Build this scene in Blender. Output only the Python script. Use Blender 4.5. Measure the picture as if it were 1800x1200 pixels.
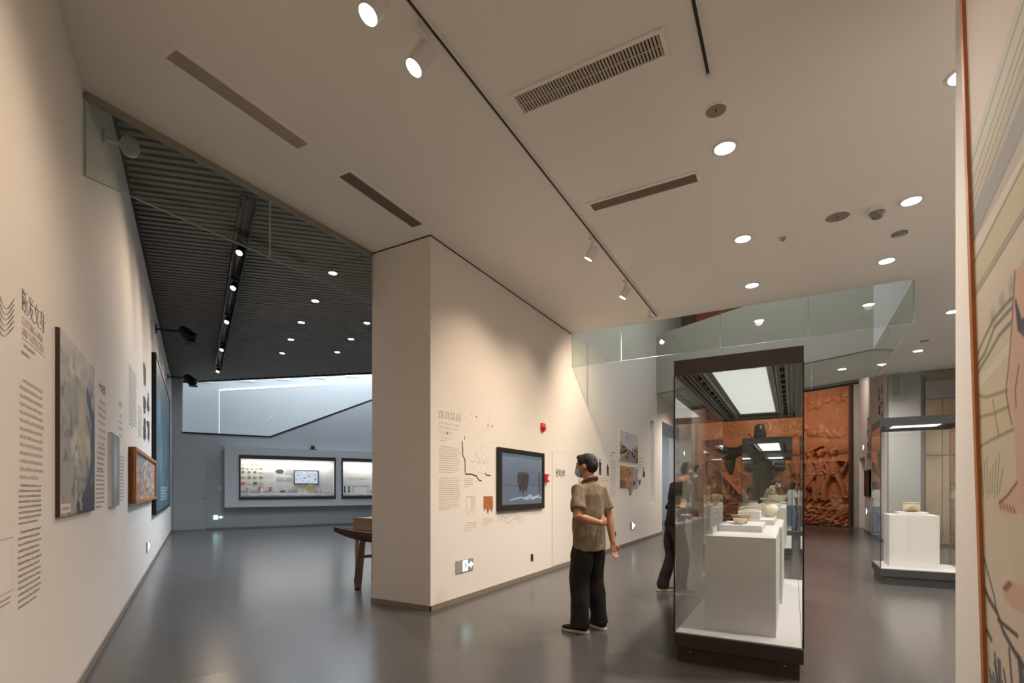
import bpy, math, random
import numpy as np
from mathutils import Vector, Matrix, noise as mnoise

for o in list(bpy.data.objects): bpy.data.objects.remove(o, do_unlink=True)
scene = bpy.context.scene
COL = scene.collection
rnd = random.Random(7)

# ------------------------------------------------------------------ camera, world, exposure
cam_d = bpy.data.cameras.new('camera'); cam = bpy.data.objects.new('camera', cam_d); COL.objects.link(cam)
cam_d.sensor_width = 36; cam_d.lens = 17.6; cam_d.shift_y = 0.1444; cam_d.clip_start = 0.05; cam_d.clip_end = 100
cam.location = (0, 0, 1.36); cam.rotation_euler = (math.radians(90), 0, math.radians(29.26))
scene.camera = cam
world = bpy.data.worlds.new('world'); scene.world = world; world.use_nodes = True
world.node_tree.nodes['Background'].inputs[0].default_value = (0.5, 0.52, 0.55, 1)
world.node_tree.nodes['Background'].inputs[1].default_value = 0.05
scene.view_settings.view_transform = 'Standard'; scene.view_settings.look = 'None'
scene.view_settings.exposure = 0.6; scene.view_settings.gamma = 1.0; scene.view_settings.use_curve_mapping = False
scene.cycles.transparent_max_bounces = 32; scene.cycles.max_bounces = 7; scene.cycles.diffuse_bounces = 5
scene.cycles.glossy_bounces = 3; scene.cycles.caustics_reflective = False; scene.cycles.caustics_refractive = False; scene.cycles.adaptive_threshold = 0.035; scene.cycles.sample_clamp_indirect = 4.0

WARM = (1.0, 0.78, 0.58); SOFT = (1.0, 0.88, 0.76); COOL = (0.78, 0.88, 1.0); NEUT = (1.0, 0.96, 0.92); DOWN = (1.0, 0.88, 0.77)
P_TRACK = 97; P_DOWN = 235; P_GALLERY = 200; P_GTRACK = 36; P_ATRIUM = 110; P_RELIEF = 210
# skylight above the atrium shaft: cool daylight
def area_light(name, loc, size, power, color, rot=(0, 0, 0), shape='RECTANGLE', size_y=None, spread=None):
    l = bpy.data.lights.new(name, 'AREA'); l.energy = power; l.color = color; l.shape = shape
    l.size = size
    if size_y: l.size_y = size_y
    if spread: l.spread = math.radians(spread)
    o = bpy.data.objects.new(name, l); COL.objects.link(o); o.location = loc; o.rotation_euler = rot
    return o
area_light('atrium_daylight', (-1.2, 11.2, 8.85), 3.6, P_ATRIUM, (.88, .94, 1.0), size_y=3.2)
area_light('stair_hall_daylight', (-16.57, 12.78, 6.6), 8.0, 105, COOL, rot=(0, 0, math.radians(61.5)), size_y=1.0)
area_light('gallery_added_fill', (-14.68, 11.75, 6.75), 8.0, 190, COOL, rot=(0, 0, math.radians(61.5)), size_y=1.0)  # unseen area lamp added to brighten the gallery back wall
area_light('side_room_daylight', (-5.8, 18.6, 3.9), 1.6, 60, COOL, size_y=4.0)

# ------------------------------------------------------------------ helpers
def lin(c):
    return tuple((x/12.92 if x <= 0.04045 else ((x+0.055)/1.055)**2.4) for x in (v/255 for v in c))
MATS = {}
def mat(name, rgb, rough=0.6, metal=0.0, noise=None, bump=None, spec=None, emit=None):
    """Principled material; noise=(scale, amount) varies the colour, bump=(scale, strength) gives fine relief."""
    if name in MATS: return MATS[name]
    m = bpy.data.materials.new(name); m.use_nodes = True; nt = m.node_tree; b = nt.nodes['Principled BSDF']
    c = lin(rgb) + (1,)
    b.inputs['Base Color'].default_value = c; b.inputs['Roughness'].default_value = rough; b.inputs['Metallic'].default_value = metal
    if spec is not None: b.inputs['Specular IOR Level'].default_value = spec
    if noise or bump: tc = nt.nodes.new('ShaderNodeTexCoord')
    if noise:
        n = nt.nodes.new('ShaderNodeTexNoise'); n.inputs['Scale'].default_value = noise[0]; n.inputs['Detail'].default_value = 5
        r = nt.nodes.new('ShaderNodeMix'); r.data_type = 'RGBA'
        k = noise[1]
        r.inputs[6].default_value = tuple(x*(1-k) for x in c[:3]) + (1,); r.inputs[7].default_value = tuple(min(1, x*(1+k)) for x in c[:3]) + (1,)
        nt.links.new(tc.outputs['Object'], n.inputs['Vector']); nt.links.new(n.outputs['Fac'], r.inputs[0]); nt.links.new(r.outputs[2], b.inputs['Base Color'])
    if bump:
        n2 = nt.nodes.new('ShaderNodeTexNoise'); n2.inputs['Scale'].default_value = bump[0]; n2.inputs['Detail'].default_value = 3
        bp = nt.nodes.new('ShaderNodeBump'); bp.inputs['Strength'].default_value = bump[1]; bp.inputs['Distance'].default_value = 0.01
        nt.links.new(tc.outputs['Object'], n2.inputs['Vector']); nt.links.new(n2.outputs['Fac'], bp.inputs['Height']); nt.links.new(bp.outputs['Normal'], b.inputs['Normal'])
    if emit:
        b.inputs['Emission Color'].default_value = lin(emit[0]) + (1,); b.inputs['Emission Strength'].default_value = emit[1]
    if emit and emit[1] > 1.5 and 'diffuser' not in name and 'strip' not in name: m.cycles.emission_sampling = 'NONE'   # tiny lenses: their lamps do the lighting
    MATS[name] = m
    return m
def glass_mat(name, tint, ior=1.5):
    m = bpy.data.materials.new(name); m.use_nodes = True; nt = m.node_tree; nt.nodes.clear()
    out = nt.nodes.new('ShaderNodeOutputMaterial'); mx = nt.nodes.new('ShaderNodeMixShader'); tr = nt.nodes.new('ShaderNodeBsdfTransparent')
    gl = nt.nodes.new('ShaderNodeBsdfGlossy'); fr = nt.nodes.new('ShaderNodeFresnel'); ge = nt.nodes.new('ShaderNodeNewGeometry')
    inv = nt.nodes.new('ShaderNodeMath'); inv.operation = 'SUBTRACT'; inv.inputs[0].default_value = 1
    mul = nt.nodes.new('ShaderNodeMath'); mul.operation = 'MULTIPLY'
    m2 = nt.nodes.new('ShaderNodeMath'); m2.operation = 'MULTIPLY'; m2.inputs[1].default_value = 2.0     # both faces of the sheet: 2R / (1 + R)
    ad = nt.nodes.new('ShaderNodeMath'); ad.operation = 'ADD'; ad.inputs[1].default_value = 1.0; dv = nt.nodes.new('ShaderNodeMath'); dv.operation = 'DIVIDE'
    tr.inputs[0].default_value = tint + (1,); gl.inputs[0].default_value = (1, 1, 1, 1); gl.inputs['Roughness'].default_value = 0.0; fr.inputs[0].default_value = ior
    L = nt.links.new
    L(ge.outputs['Backfacing'], inv.inputs[1]); L(fr.outputs[0], m2.inputs[0]); L(fr.outputs[0], ad.inputs[0]); L(m2.outputs[0], dv.inputs[0]); L(ad.outputs[0], dv.inputs[1]); L(dv.outputs[0], mul.inputs[0]); L(inv.outputs[0], mul.inputs[1]); L(mul.outputs[0], mx.inputs[0])
    L(tr.outputs[0], mx.inputs[1]); L(gl.outputs[0], mx.inputs[2]); L(mx.outputs[0], out.inputs[0])
    return m
def print_mat(name, rough=0.5, emission=0.0):
    m = bpy.data.materials.new(name); m.use_nodes = True; nt = m.node_tree; b = nt.nodes['Principled BSDF']
    a = nt.nodes.new('ShaderNodeAttribute'); a.attribute_name = 'ink'
    b.inputs['Roughness'].default_value = rough
    if emission:
        b.inputs['Base Color'].default_value = (0.01, 0.01, 0.01, 1)
        nt.links.new(a.outputs['Color'], b.inputs['Emission Color']); b.inputs['Emission Strength'].default_value = emission
    else:
        nt.links.new(a.outputs['Color'], b.inputs['Base Color'])
    return m

class MB:
    def __init__(s): s.v = []; s.f = []
    def box(s, x0, x1, y0, y1, z0, z1):
        k = len(s.v)
        s.v += [(x0,y0,z0),(x1,y0,z0),(x1,y1,z0),(x0,y1,z0),(x0,y0,z1),(x1,y0,z1),(x1,y1,z1),(x0,y1,z1)]
        s.f += [(k,k+3,k+2,k+1),(k+4,k+5,k+6,k+7),(k,k+1,k+5,k+4),(k+1,k+2,k+6,k+5),(k+2,k+3,k+7,k+6),(k+3,k,k+4,k+7)]
        return s
    def prism(s, poly, z0, z1):
        a = sum(poly[i][0]*poly[(i+1) % len(poly)][1]-poly[(i+1) % len(poly)][0]*poly[i][1] for i in range(len(poly)))
        if a < 0: poly = poly[::-1]
        k = len(s.v); n = len(poly)
        s.v += [(p[0],p[1],z0) for p in poly] + [(p[0],p[1],z1) for p in poly]
        s.f.append(tuple(range(k+n-1, k-1, -1))); s.f.append(tuple(range(k+n, k+2*n)))
        for i in range(n): j = (i+1) % n; s.f.append((k+i, k+j, k+n+j, k+n+i))
        return s
    def rect(s, x0, x1, y0, y1, z=0.0):
        k = len(s.v); s.v += [(x0,y0,z),(x1,y0,z),(x1,y1,z),(x0,y1,z)]; s.f.append((k,k+1,k+2,k+3)); return s
    def ribbon(s, pts, w, z=0.0015, closed=False):
        n = len(pts); L = []; 
        for i, p in enumerate(pts):
            a = pts[(i-1) % n] if (closed or i > 0) else p; b = pts[(i+1) % n] if (closed or i < n-1) else p
            d = Vector((b[0]-a[0], b[1]-a[1])); d = d.normalized() if d.length > 1e-9 else Vector((1, 0))
            ww = w[i] if isinstance(w, (list, tuple)) else w
            L.append(((p[0]-d.y*ww/2, p[1]+d.x*ww/2, z), (p[0]+d.y*ww/2, p[1]-d.x*ww/2, z)))
        k = len(s.v)
        for a, b in L: s.v += [a, b]
        for i in range(n if closed else n-1):
            j = (i+1) % n; s.f.append((k+2*i, k+2*i+1, k+2*j+1, k+2*j))
        return s
    def tube(s, pts, rad, seg=12, ref=(0, 0, 1), round_caps=False):
        P = [Vector(p) for p in pts]; R = [r if isinstance(r, (tuple, list)) else (r, r) for r in rad]
        if round_caps:
            d0 = (P[0]-P[1]).normalized(); d1 = (P[-1]-P[-2]).normalized(); r0 = min(R[0]); r1 = min(R[-1])
            P = [P[0]+d0*r0*0.9, P[0]+d0*r0*0.6] + P + [P[-1]+d1*r1*0.6, P[-1]+d1*r1*0.9]
            R = [tuple(x*0.4 for x in R[0]), tuple(x*0.8 for x in R[0])] + R + [tuple(x*0.8 for x in R[-1]), tuple(x*0.4 for x in R[-1])]
        n = len(P); k = len(s.v); ref = Vector(ref)
        for i in range(n):
            t = (P[min(i+1, n-1)]-P[max(i-1, 0)]).normalized()
            rf = ref if abs(t.dot(ref)) < 0.95 else Vector((1, 0, 0)) if abs(t.x) < 0.9 else Vector((0, 1, 0))
            a = t.cross(rf).normalized(); b = a.cross(t).normalized()
            for q in range(seg):
                an = 2*math.pi*q/seg; s.v.append(tuple(P[i]+a*math.cos(an)*R[i][0]+b*math.sin(an)*R[i][1]))
        for i in range(n-1):
            for q in range(seg):
                j = (q+1) % seg; s.f.append((k+i*seg+j, k+i*seg+q, k+(i+1)*seg+q, k+(i+1)*seg+j))
        s.f.append(tuple(range(k, k+seg))); s.f.append(tuple(range(k+n*seg-1, k+(n-1)*seg-1, -1)))
        return s
    def ell(s, c, r, seg=16, rings=10, M=None):
        k = len(s.v); M = M or Matrix.Identity(3)
        pts = [Vector((0, 0, -r[2]))]
        for i in range(1, rings):
            ph = -math.pi/2+math.pi*i/rings
            for q in range(seg):
                an = 2*math.pi*q/seg; pts.append(Vector((r[0]*math.cos(ph)*math.cos(an), r[1]*math.cos(ph)*math.sin(an), r[2]*math.sin(ph))))
        pts.append(Vector((0, 0, r[2])))
        s.v += [tuple(M @ p+Vector(c)) for p in pts]
        for q in range(seg):
            j = (q+1) % seg; s.f.append((k, k+1+j, k+1+q)); last = k+1+(rings-2)*seg; s.f.append((last+q, last+j, k+1+(rings-1)*seg))
        for i in range(rings-2):
            for q in range(seg):
                j = (q+1) % seg; a = k+1+i*seg; s.f.append((a+q, a+j, a+seg+j, a+seg+q))
        return s
    def lathe(s, prof, seg=24, c=(0, 0, 0)):
        k = len(s.v); n = len(prof)
        for r, z in prof:
            for q in range(seg):
                an = 2*math.pi*q/seg; s.v.append((c[0]+r*math.cos(an), c[1]+r*math.sin(an), c[2]+z))
        for i in range(n-1):
            for q in range(seg):
                j = (q+1) % seg; s.f.append((k+i*seg+q, k+i*seg+j, k+(i+1)*seg+j, k+(i+1)*seg+q))
        if prof[0][0] > 1e-6: s.f.append(tuple(range(k+seg-1, k-1, -1)))
        if prof[-1][0] > 1e-6: s.f.append(tuple(range(k+(n-1)*seg, k+n*seg)))
        return s
    def xf(s, M):
        s.v = [tuple(M @ Vector(p)) for p in s.v]; return s
    def mesh(s, name, smooth=False):
        m = bpy.data.meshes.new(name); m.from_pydata(s.v, [], s.f); m.update()
        if smooth:
            m.polygons.foreach_set('use_smooth', [True]*len(m.polygons)); m.set_sharp_from_angle(angle=math.radians(38))
        return m
def tag(o, label=None, cat=None, group=None, kind=None):
    if label: o['label'] = label
    if cat: o['category'] = cat
    if group: o['group'] = group
    if kind: o['kind'] = kind
    return o
def obj(name, mb, material, parent=None, M=None, smooth=False, bevel=0, label=None, cat=None, group=None, kind=None):
    me = mb.mesh(name, smooth) if isinstance(mb, MB) else mb
    if material is not None and not me.materials: me.materials.append(material)
    o = bpy.data.objects.new(name, me); COL.objects.link(o)
    if parent: o.parent = parent
    if M is not None: o.matrix_local = M if isinstance(M, Matrix) else Matrix.Translation(M)
    if bevel:
        b = o.modifiers.new('bevel', 'BEVEL'); b.width = bevel; b.segments = 2; b.limit_method = 'ANGLE'; b.harden_normals = False
    return tag(o, label, cat, group, kind)
def thing(name, label, cat, M=None, group=None, kind=None):
    o = bpy.data.objects.new(name, None); COL.objects.link(o); o.empty_display_size = 0.1
    if M is not None: o.matrix_local = M if isinstance(M, Matrix) else Matrix.Translation(M)
    return tag(o, label, cat, group, kind)
def frame(origin, right):
    r = Vector((right[0], right[1], 0)).normalized(); n = Vector((r.y, -r.x, 0))
    M = Matrix.Identity(4)
    for i, c in enumerate((r, Vector((0, 0, 1)), n)): M[0][i], M[1][i], M[2][i] = c
    M[0][3], M[1][3], M[2][3] = origin[0], origin[1], 0
    return M
def at(F, x, y, z=0.0): return F @ Matrix.Translation((x, y, z))
WD = Vector((-0.879, 0.477)).normalized(); WN = Vector((WD.y, -WD.x)); KD = Vector((0.477, 0.879)).normalized()
F_B = frame((-3.525, 0), (0, 1))                    # partition wall face: x along +Y, y up, z out of the wall
F_L = frame((-4.362, 1.591), WD)                    # long left wall
F_K = frame((-17.732, 8.858), KD)                   # back wall of the left gallery
F_R = frame((0.74, 0), (0, -1))                     # pier on the right
F_T = frame((2.07, 0), (0, -1))                     # wall with lettering near the relief
F_Q = frame((-3.56, 24.9), -WD)                     # relief wall
ORD = ['nearest', 'second', 'third', 'fourth', 'fifth', 'sixth', 'seventh', 'eighth', 'ninth']

# a scratch scene to evaluate modifiers and text quickly
SCRATCH = bpy.data.scenes.new('scratch')
def bake(o):
    SCRATCH.collection.objects.link(o); vl = SCRATCH.view_layers[0]; vl.update(); dg = vl.depsgraph; dg.update()
    me = bpy.data.meshes.new_from_object(o.evaluated_get(dg)); d = o.data
    bpy.data.objects.remove(o, do_unlink=True)
    return me, d
# flat prints: a small canvas painted by code, carried by a grid mesh as colours
class Canvas:
    def __init__(s, w, h, base):
        s.w, s.h = w, h; s.a = np.ones((h, w, 3))*np.array(base)/255.0
        s.U, s.V = np.meshgrid((np.arange(w)+.5)/w, (np.arange(h)+.5)/h)
    def put(s, mask, col): 
        m = np.clip(mask, 0, 1)[..., None]; s.a = s.a*(1-m)+np.array(col)/255.0*m
    def ell(s, u, v, ru, rv, col, soft=0.15, al=1.0):
        d = np.sqrt(((s.U-u)/ru)**2+((s.V-v)/rv)**2); s.put(al*np.clip((1-d)/soft, 0, 1), col)
    def poly(s, pts, col, al=1.0):
        ins = np.zeros_like(s.U, bool); n = len(pts)
        for i in range(n):
            (x1, y1), (x2, y2) = pts[i], pts[(i+1) % n]
            c = ((y1 > s.V) != (y2 > s.V)) & (s.U < (x2-x1)*(s.V-y1)/((y2-y1) or 1e-9)+x1); ins ^= c
        s.put(ins*al, col)
    def dist(s, pts, asp=1.0):
        D = np.full(s.U.shape, 9.0)
        for (x1, y1), (x2, y2) in zip(pts, pts[1:]):
            dx, dy = (x2-x1)*asp, y2-y1; L = dx*dx+dy*dy or 1e-9
            t = np.clip(((s.U-x1)*asp*dx+(s.V-y1)*dy)/L, 0, 1)
            D = np.minimum(D, np.hypot((s.U-x1)*asp-t*dx, s.V-y1-t*dy))
        return D
    def line(s, pts, w, col, al=1.0, asp=1.0): s.put(al*np.clip(1.5-s.dist(pts, asp)/w, 0, 1), col)
    def noise(s, sx, sy, seed, oct=4):
        r = np.random.RandomState(seed); out = np.zeros(s.U.shape); amp = 1.0; tot = 0
        for k in range(oct):
            gx, gy = int(sx*2**k)+2, int(sy*2**k)+2; g = r.rand(gy+1, gx+1)
            x = s.U*(gx-1); y = s.V*(gy-1); i = x.astype(int); j = y.astype(int); fx = x-i; fy = y-j
            fx = fx*fx*(3-2*fx); fy = fy*fy*(3-2*fy)
            out += amp*((g[j, i]*(1-fx)+g[j, i+1]*fx)*(1-fy)+(g[j+1, i]*(1-fx)+g[j+1, i+1]*fx)*fy); tot += amp; amp *= .5
        return out/tot
    def mul(s, f): s.a = np.clip(s.a*f[..., None], 0, 1)
def canvas_mesh(name, cv, x0, x1, y0, y1, z):
    w, h = cv.w, cv.h
    xs = np.linspace(x0, x1, w); ys = np.linspace(y0, y1, h); X, Y = np.meshgrid(xs, ys)
    V = np.stack([X, Y, np.full_like(X, z)], -1).reshape(-1, 3)
    i = np.arange((h-1)*(w-1)); r, c = i//(w-1), i % (w-1); a = r*w+c
    Fc = np.stack([a, a+1, a+w+1, a+w], -1)
    m = bpy.data.meshes.new(name); m.from_pydata(V.tolist(), [], Fc.tolist())
    at_ = m.color_attributes.new('ink', 'FLOAT_COLOR', 'POINT')
    a3 = np.clip(cv.a, 0, 1).reshape(-1, 3); l3 = np.where(a3 <= .04045, a3/12.92, ((a3+.055)/1.055)**2.4)
    at_.data.foreach_set('color', np.concatenate([l3, np.ones((len(l3), 1))], 1).astype(np.float32).ravel())
    return m
def text_mesh(body, size, name='lettering', align='LEFT', space=1.0, bold=-0.0022):
    cu = bpy.data.curves.new(name, 'FONT'); cu.body = body; cu.size = size; cu.align_x = align; cu.space_line = space
    cu.extrude = 0.0008; cu.offset = bold; cu.resolution_u = 2
    me, cu = bake(bpy.data.objects.new(name, cu)); me.name = name
    me.materials.clear(); bpy.data.curves.remove(cu)
    return me
def fit(me, w):                                      # stretch a text mesh to a given width, from x = 0
    xs = [v.co.x for v in me.vertices]
    if not xs: return me
    a, b = min(xs), max(xs); k = w/(b-a)
    for v in me.vertices: v.co.x = (v.co.x-a)*k
    return me
def dashes(w, h, lines, seed, ragged=True, fill=0.44, z=0.0012):
    """A block of body text too small to read: rows of tiny marks (top-left at 0,0)."""
    r = random.Random(seed); mb = MB(); p = h/lines
    for i in range(lines):
        x = p*1.2 if (i == 0) else 0.0; end = w*(r.uniform(.35, .8) if i == lines-1 else (r.uniform(.9, 1) if ragged else 1))
        y = -i*p-p*fill
        while x < end:
            l = r.uniform(.5, 1.6)*p; mb.rect(x, min(x+l, end), y, y+p*fill*r.uniform(.7, 1), z); x += l+p*r.uniform(.12, .3)
    return mb
def glyphs(n, size, seed, vertical=True, weight=0.13, squash=1.0):
    """Brush-like characters that cannot be read in the photograph: strokes only (top-left at 0,0)."""
    r = random.Random(seed); mb = MB()
    for i in range(n):
        ox, oy = (0, -i*size*1.08) if vertical else (i*size*1.08, 0)
        for k in range(r.randint(6, 8)):
            if r.random() < .55:
                y = oy-size*r.uniform(.12, .9); a = r.uniform(0, .3); b = r.uniform(.6, .95); pts = [(ox+size*a, y-size*.03), (ox+size*(a+b)/2, y+size*.02), (ox+size*b, y)]
            else:
                x = ox+size*r.uniform(.15, .8); a = r.uniform(.02, .35); b = r.uniform(.6, .98); sl = r.uniform(-.2, .2)
                pts = [(x, oy-size*a), (x+sl*size*.4, oy-size*(a+b)/2), (x+sl*size, oy-size*b)]
            pts = [(p[0]*squash, p[1]) for p in pts]
            mb.ribbon(pts, [size*weight, size*weight*.8, size*weight*.4], 0.0012+0.0001*k)
    return mb
# ------------------------------------------------------------------ materials
PAINT = mat('warm_white_paint', (230, 223, 214), 0.75, noise=(3.0, 0.02), bump=(180, 0.02))
PAINT_G = mat('grey_white_paint', (206, 207, 208), 0.75, noise=(2.0, 0.02), bump=(180, 0.02))
PAINT_K = mat('gallery_grey_paint', (176, 178, 181), 0.75, noise=(2.0, 0.03), bump=(180, 0.02))
PAINT_D = mat('deep_grey_paint', (164, 160, 150), 0.75, noise=(2.0, 0.03))
CEIL = mat('ceiling_paint', (246, 240, 232), 0.85, noise=(1.5, 0.02))
SKIRT = mat('skirting_grey', (140, 129, 116), 0.5, 0.2, noise=(20, 0.05))
BLACK = mat('matt_black', (20, 20, 21), 0.5, noise=(30, 0.1))
CHAR = mat('charcoal_metal', (62, 54, 48), 0.42, 0.35, noise=(25, 0.06))
SLATM = mat('dark_slat_metal', (124, 118, 109), 0.55, 0.1, noise=(8, 0.10))
VOIDM = mat('plenum_black', (24, 23, 22), 0.9, noise=(5, 0.1))
STEEL = mat('brushed_steel', (170, 168, 165), 0.3, 0.9, noise=(40, 0.05))
WHITEM = mat('white_enamel', (228, 226, 222), 0.4, noise=(20, 0.02))
PLINTH = mat('display_board_white', (206, 205, 204), 0.7, noise=(9, 0.02), bump=(250, 0.04))
LENS = mat('lamp_lens_cool', (255, 255, 255), 0.4, emit=((255, 253, 250), 26.0), noise=(4, 0.01))
LENS_W = mat('lamp_lens_warm', (255, 250, 240), 0.4, emit=((255, 236, 205), 30.0), noise=(4, 0.01))
GLASS = glass_mat('showcase_glass', (0.968, 0.98, 0.974), 1.27)
GLASS_B = glass_mat('smoke_barrier_glass', (0.88, 0.91, 0.88), 1.5)
EDGE = mat('glass_edge_green', (150, 178, 168), 0.15, noise=(12, 0.08), spec=0.8)
INK = mat('grey_print_ink', (170, 154, 139), 0.8, noise=(40, 0.1))
INK_D = mat('dark_print_ink', (56, 46, 44), 0.8, noise=(40, 0.1))
INK_L = mat('pale_print_ink', (200, 184, 169), 0.8, noise=(40, 0.1))
INK_T = mat('blue_black_title_ink', (104, 100, 116), 0.8, noise=(40, 0.1))
BROWN = mat('brown_letter_board', (66, 44, 38), 0.6, noise=(30, 0.1))
OAK = mat('orange_oak', (176, 108, 52), 0.45, noise=(14, 0.18), bump=(60, 0.1))
def floor_mat():
    m = bpy.data.materials.new('polished_dark_terrazzo'); m.use_nodes = True; nt = m.node_tree; b = nt.nodes['Principled BSDF']; L = nt.links.new
    tc = nt.nodes.new('ShaderNodeTexCoord')
    n = nt.nodes.new('ShaderNodeTexNoise'); n.inputs['Scale'].default_value = 0.5; n.inputs['Detail'].default_value = 2
    n2 = nt.nodes.new('ShaderNodeTexNoise'); n2.inputs['Scale'].default_value = 140; n2.inputs['Detail'].default_value = 1
    for q in (n, n2): L(tc.outputs['Object'], q.inputs['Vector'])
    r1 = nt.nodes.new('ShaderNodeMix'); r1.data_type = 'RGBA'; r1.inputs[6].default_value = lin((74, 72, 71))+(1,); r1.inputs[7].default_value = lin((82, 80, 79))+(1,); L(n.outputs['Fac'], r1.inputs[0])
    r2 = nt.nodes.new('ShaderNodeMapRange'); r2.inputs['From Min'].default_value = .62; r2.inputs['From Max'].default_value = .72; r2.inputs['To Max'].default_value = .6; L(n2.outputs['Fac'], r2.inputs[0])
    mx = nt.nodes.new('ShaderNodeMix'); mx.data_type = 'RGBA'; L(r2.outputs[0], mx.inputs[0]); L(r1.outputs[2], mx.inputs[6]); mx.inputs[7].default_value = lin((128, 124, 120))+(1,)
    L(mx.outputs[2], b.inputs['Base Color'])
    mr = nt.nodes.new('ShaderNodeMapRange'); mr.inputs['To Min'].default_value = .19; mr.inputs['To Max'].default_value = .25; L(n.outputs['Fac'], mr.inputs[0]); L(mr.outputs[0], b.inputs['Roughness'])
    b.inputs['Specular IOR Level'].default_value = 0.38
    return m
H = 4.2
# ------------------------------------------------------------------ the setting
obj('floor', MB().box(-20, 6, -3, 27, -0.2, 0), floor_mat(), kind='structure', label='dark grey polished terrazzo floor')
# main ceiling with the notch of the atrium shaft cut out of it
CE = [(-4.41, 1.60), (-4.41, 4.44), (-3.54, 4.44), (-3.54, 8.54), (1.43, 8.54), (1.43, 12.50), (-3.54, 15.16), (-3.54, 18.32), (2.08, 15.27), (4.6, 15.27), (4.6, 3.05), (0.76, 3.05), (0.76, -1.3)]
obj('ceiling', MB().prism(CE, H, H+0.03), CEIL, kind='structure', label='plain warm white ceiling')
# long left wall, partition, back wall ...
obj('wall_left', MB().box(-6.2, 15.5, 0, 6.9, -0.2, 0), PAINT, M=F_L, kind='structure')
obj('baseboard_left', MB().box(-6.0, 15.25, 0, 0.06, 0, 0.012), SKIRT, M=F_L, kind='structure')
part = MB()
for y0, y1, z0, z1, x1 in ((4.43, 14.33, 0, 9, -3.525), (14.33, 14.8, 0, .96, -3.525), (14.33, 14.8, 3.34, 9, -3.525), (14.33, 14.8, .96, 3.34, -3.75), (14.8, 15.82, 0, 9, -3.525), (15.82, 21.0, 3.48, 9, -3.525), (21.0, 25.2, 0, 9, -3.525)):
    part.box(-4.41, x1, y0, y1, z0, z1)
obj('wall_partition', part, PAINT, kind='structure')
obj('baseboard_partition', MB().box(-3.525, -3.513, 4.418, 15.82, 0, 0.06).box(-4.422, -3.513, 4.418, 4.43, 0, 0.06).box(-4.422, -4.41, 4.43, 11.3, 0, .06), SKIRT, kind='structure')
obj('trim_partition', MB().box(-3.525, -3.521, 4.43, 8.5, H-0.014, H).box(-4.41, -3.521, 4.426, 4.43, H-0.014, H), CHAR, kind='structure')
# room behind the opening in the partition
obj('wall_side_room', MB().box(-7.4, -7.2, 15.0, 22, 0, 4.2).box(-7.4, -4.41, 14.8, 15.0, 0, 4.2).box(-7.4, -4.41, 22, 22.2, 0, 4.2).box(-7.4, -4.41, 15, 22, 4.2, 4.3), PAINT_G, kind='structure')
# pier on the right and the wall behind it
obj('wall_right', MB().box(0.74, 1.04, -1.4, 3.4, 0, H).box(1.04, 4.8, 3.1, 3.4, 0, H), PAINT, kind='structure')
obj('wall_east', MB().box(4.6, 4.8, 3.4, 15.5, 0, H), PAINT_G, kind='structure')
# far right: grey wall, lettering wall, doorway, metal cladding
obj('wall_far_grey', MB().box(2.07, 2.69, 15.3, 15.6, 0, H).box(2.69, 2.79, 15.45, 15.6, 0, H), mat('mid_grey_paint', (158, 160, 160), .75, noise=(2, .02)), kind='structure')
met = MB().box(2.79, 4.6, 15.4, 15.6, 0, H)
mw = obj('wall_metal_cladding', met, mat('beige_metal_backing', (150, 136, 120), 0.3, 0.6, noise=(3, .05)), kind='structure')
MET = mat('polished_beige_metal', (186, 170, 150), 0.16, 0.75, noise=(1.5, .05)); MET2 = mat('polished_steel_lintel', (168, 168, 170), 0.13, 0.9, noise=(1.5, .05))
for x0, x1 in ((2.80, 3.10), (3.11, 3.60), (3.61, 4.10), (4.11, 4.6)):
    for z0, z1 in ((0.06, 2.165), (2.18, 3.51)): obj('cladding_panel', MB().box(x0, x1, 15.375, 15.4, z0, z1), MET, mw, bevel=.003)
obj('lintel_panel', MB().box(2.80, 4.6, 15.36, 15.4, 3.53, 3.95), MET2, mw, bevel=.003)
obj('wall_lettering', MB().box(2.07, 2.4, 15.6, 20.0, 0, 6.2).box(2.07, 2.4, 20.0, 21.6, 2.45, 6.2).box(2.07, 2.4, 21.6, 22.3, 0, 6.2).box(2.38, 2.4, 20.0, 21.6, 0, 2.45).box(2.07, 2.4, 15.3, 15.6, H, 6.2), PAINT, kind='structure')
obj('baseboard_lettering', MB().box(2.058, 2.07, 15.3, 20.0, 0, .06).box(2.058, 2.69, 15.288, 15.3, 0, .06), SKIRT, kind='structure')
# high hall in front of the relief, backing wall of the relief
obj('wall_relief_back', MB().box(-0.3, 6.6, 0, 6.2, -0.3, -0.02), PAINT_D, M=F_Q, kind='structure')
obj('ceiling_high_hall', MB().prism([(-3.6, 18.3), (2.4, 15.2), (2.4, 22.4), (-3.6, 25.3)], 5.9, 6.0), CEIL, kind='structure')
obj('wall_hall_upstand', MB().prism([(-3.6, 18.36), (2.08, 15.28), (2.08, 15.38), (-3.6, 18.46)], H+.03, 5.9), CEIL, kind='structure')
# atrium shaft above the main ceiling: walls, back parapet, upper floor with a framed red picture, skylit roof
obj('wall_shaft', MB().box(-3.54, 1.55, 8.40, 8.54, H+.03, 9).box(1.43, 1.55, 8.54, 12.45, H+.03, 9), PAINT_G, kind='structure')
obj('wall_parapet', MB().prism([(1.43, 12.40), (-3.54, 15.06), (-3.54, 15.2), (1.43, 12.54)], H+.0, 5.93), PAINT_D, kind='structure')
obj('wall_upper_floor', MB().prism([(1.55, 16.2), (-3.54, 18.96), (-3.54, 19.1), (1.55, 16.34)], H, 9), mat('upper_wall_dark', (84, 88, 92), .7, noise=(2, .05)), kind='structure')
obj('ceiling_atrium', MB().box(-3.7, 1.7, 8.3, 19.2, 9, 9.1), PAINT_G, kind='structure')
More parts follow.
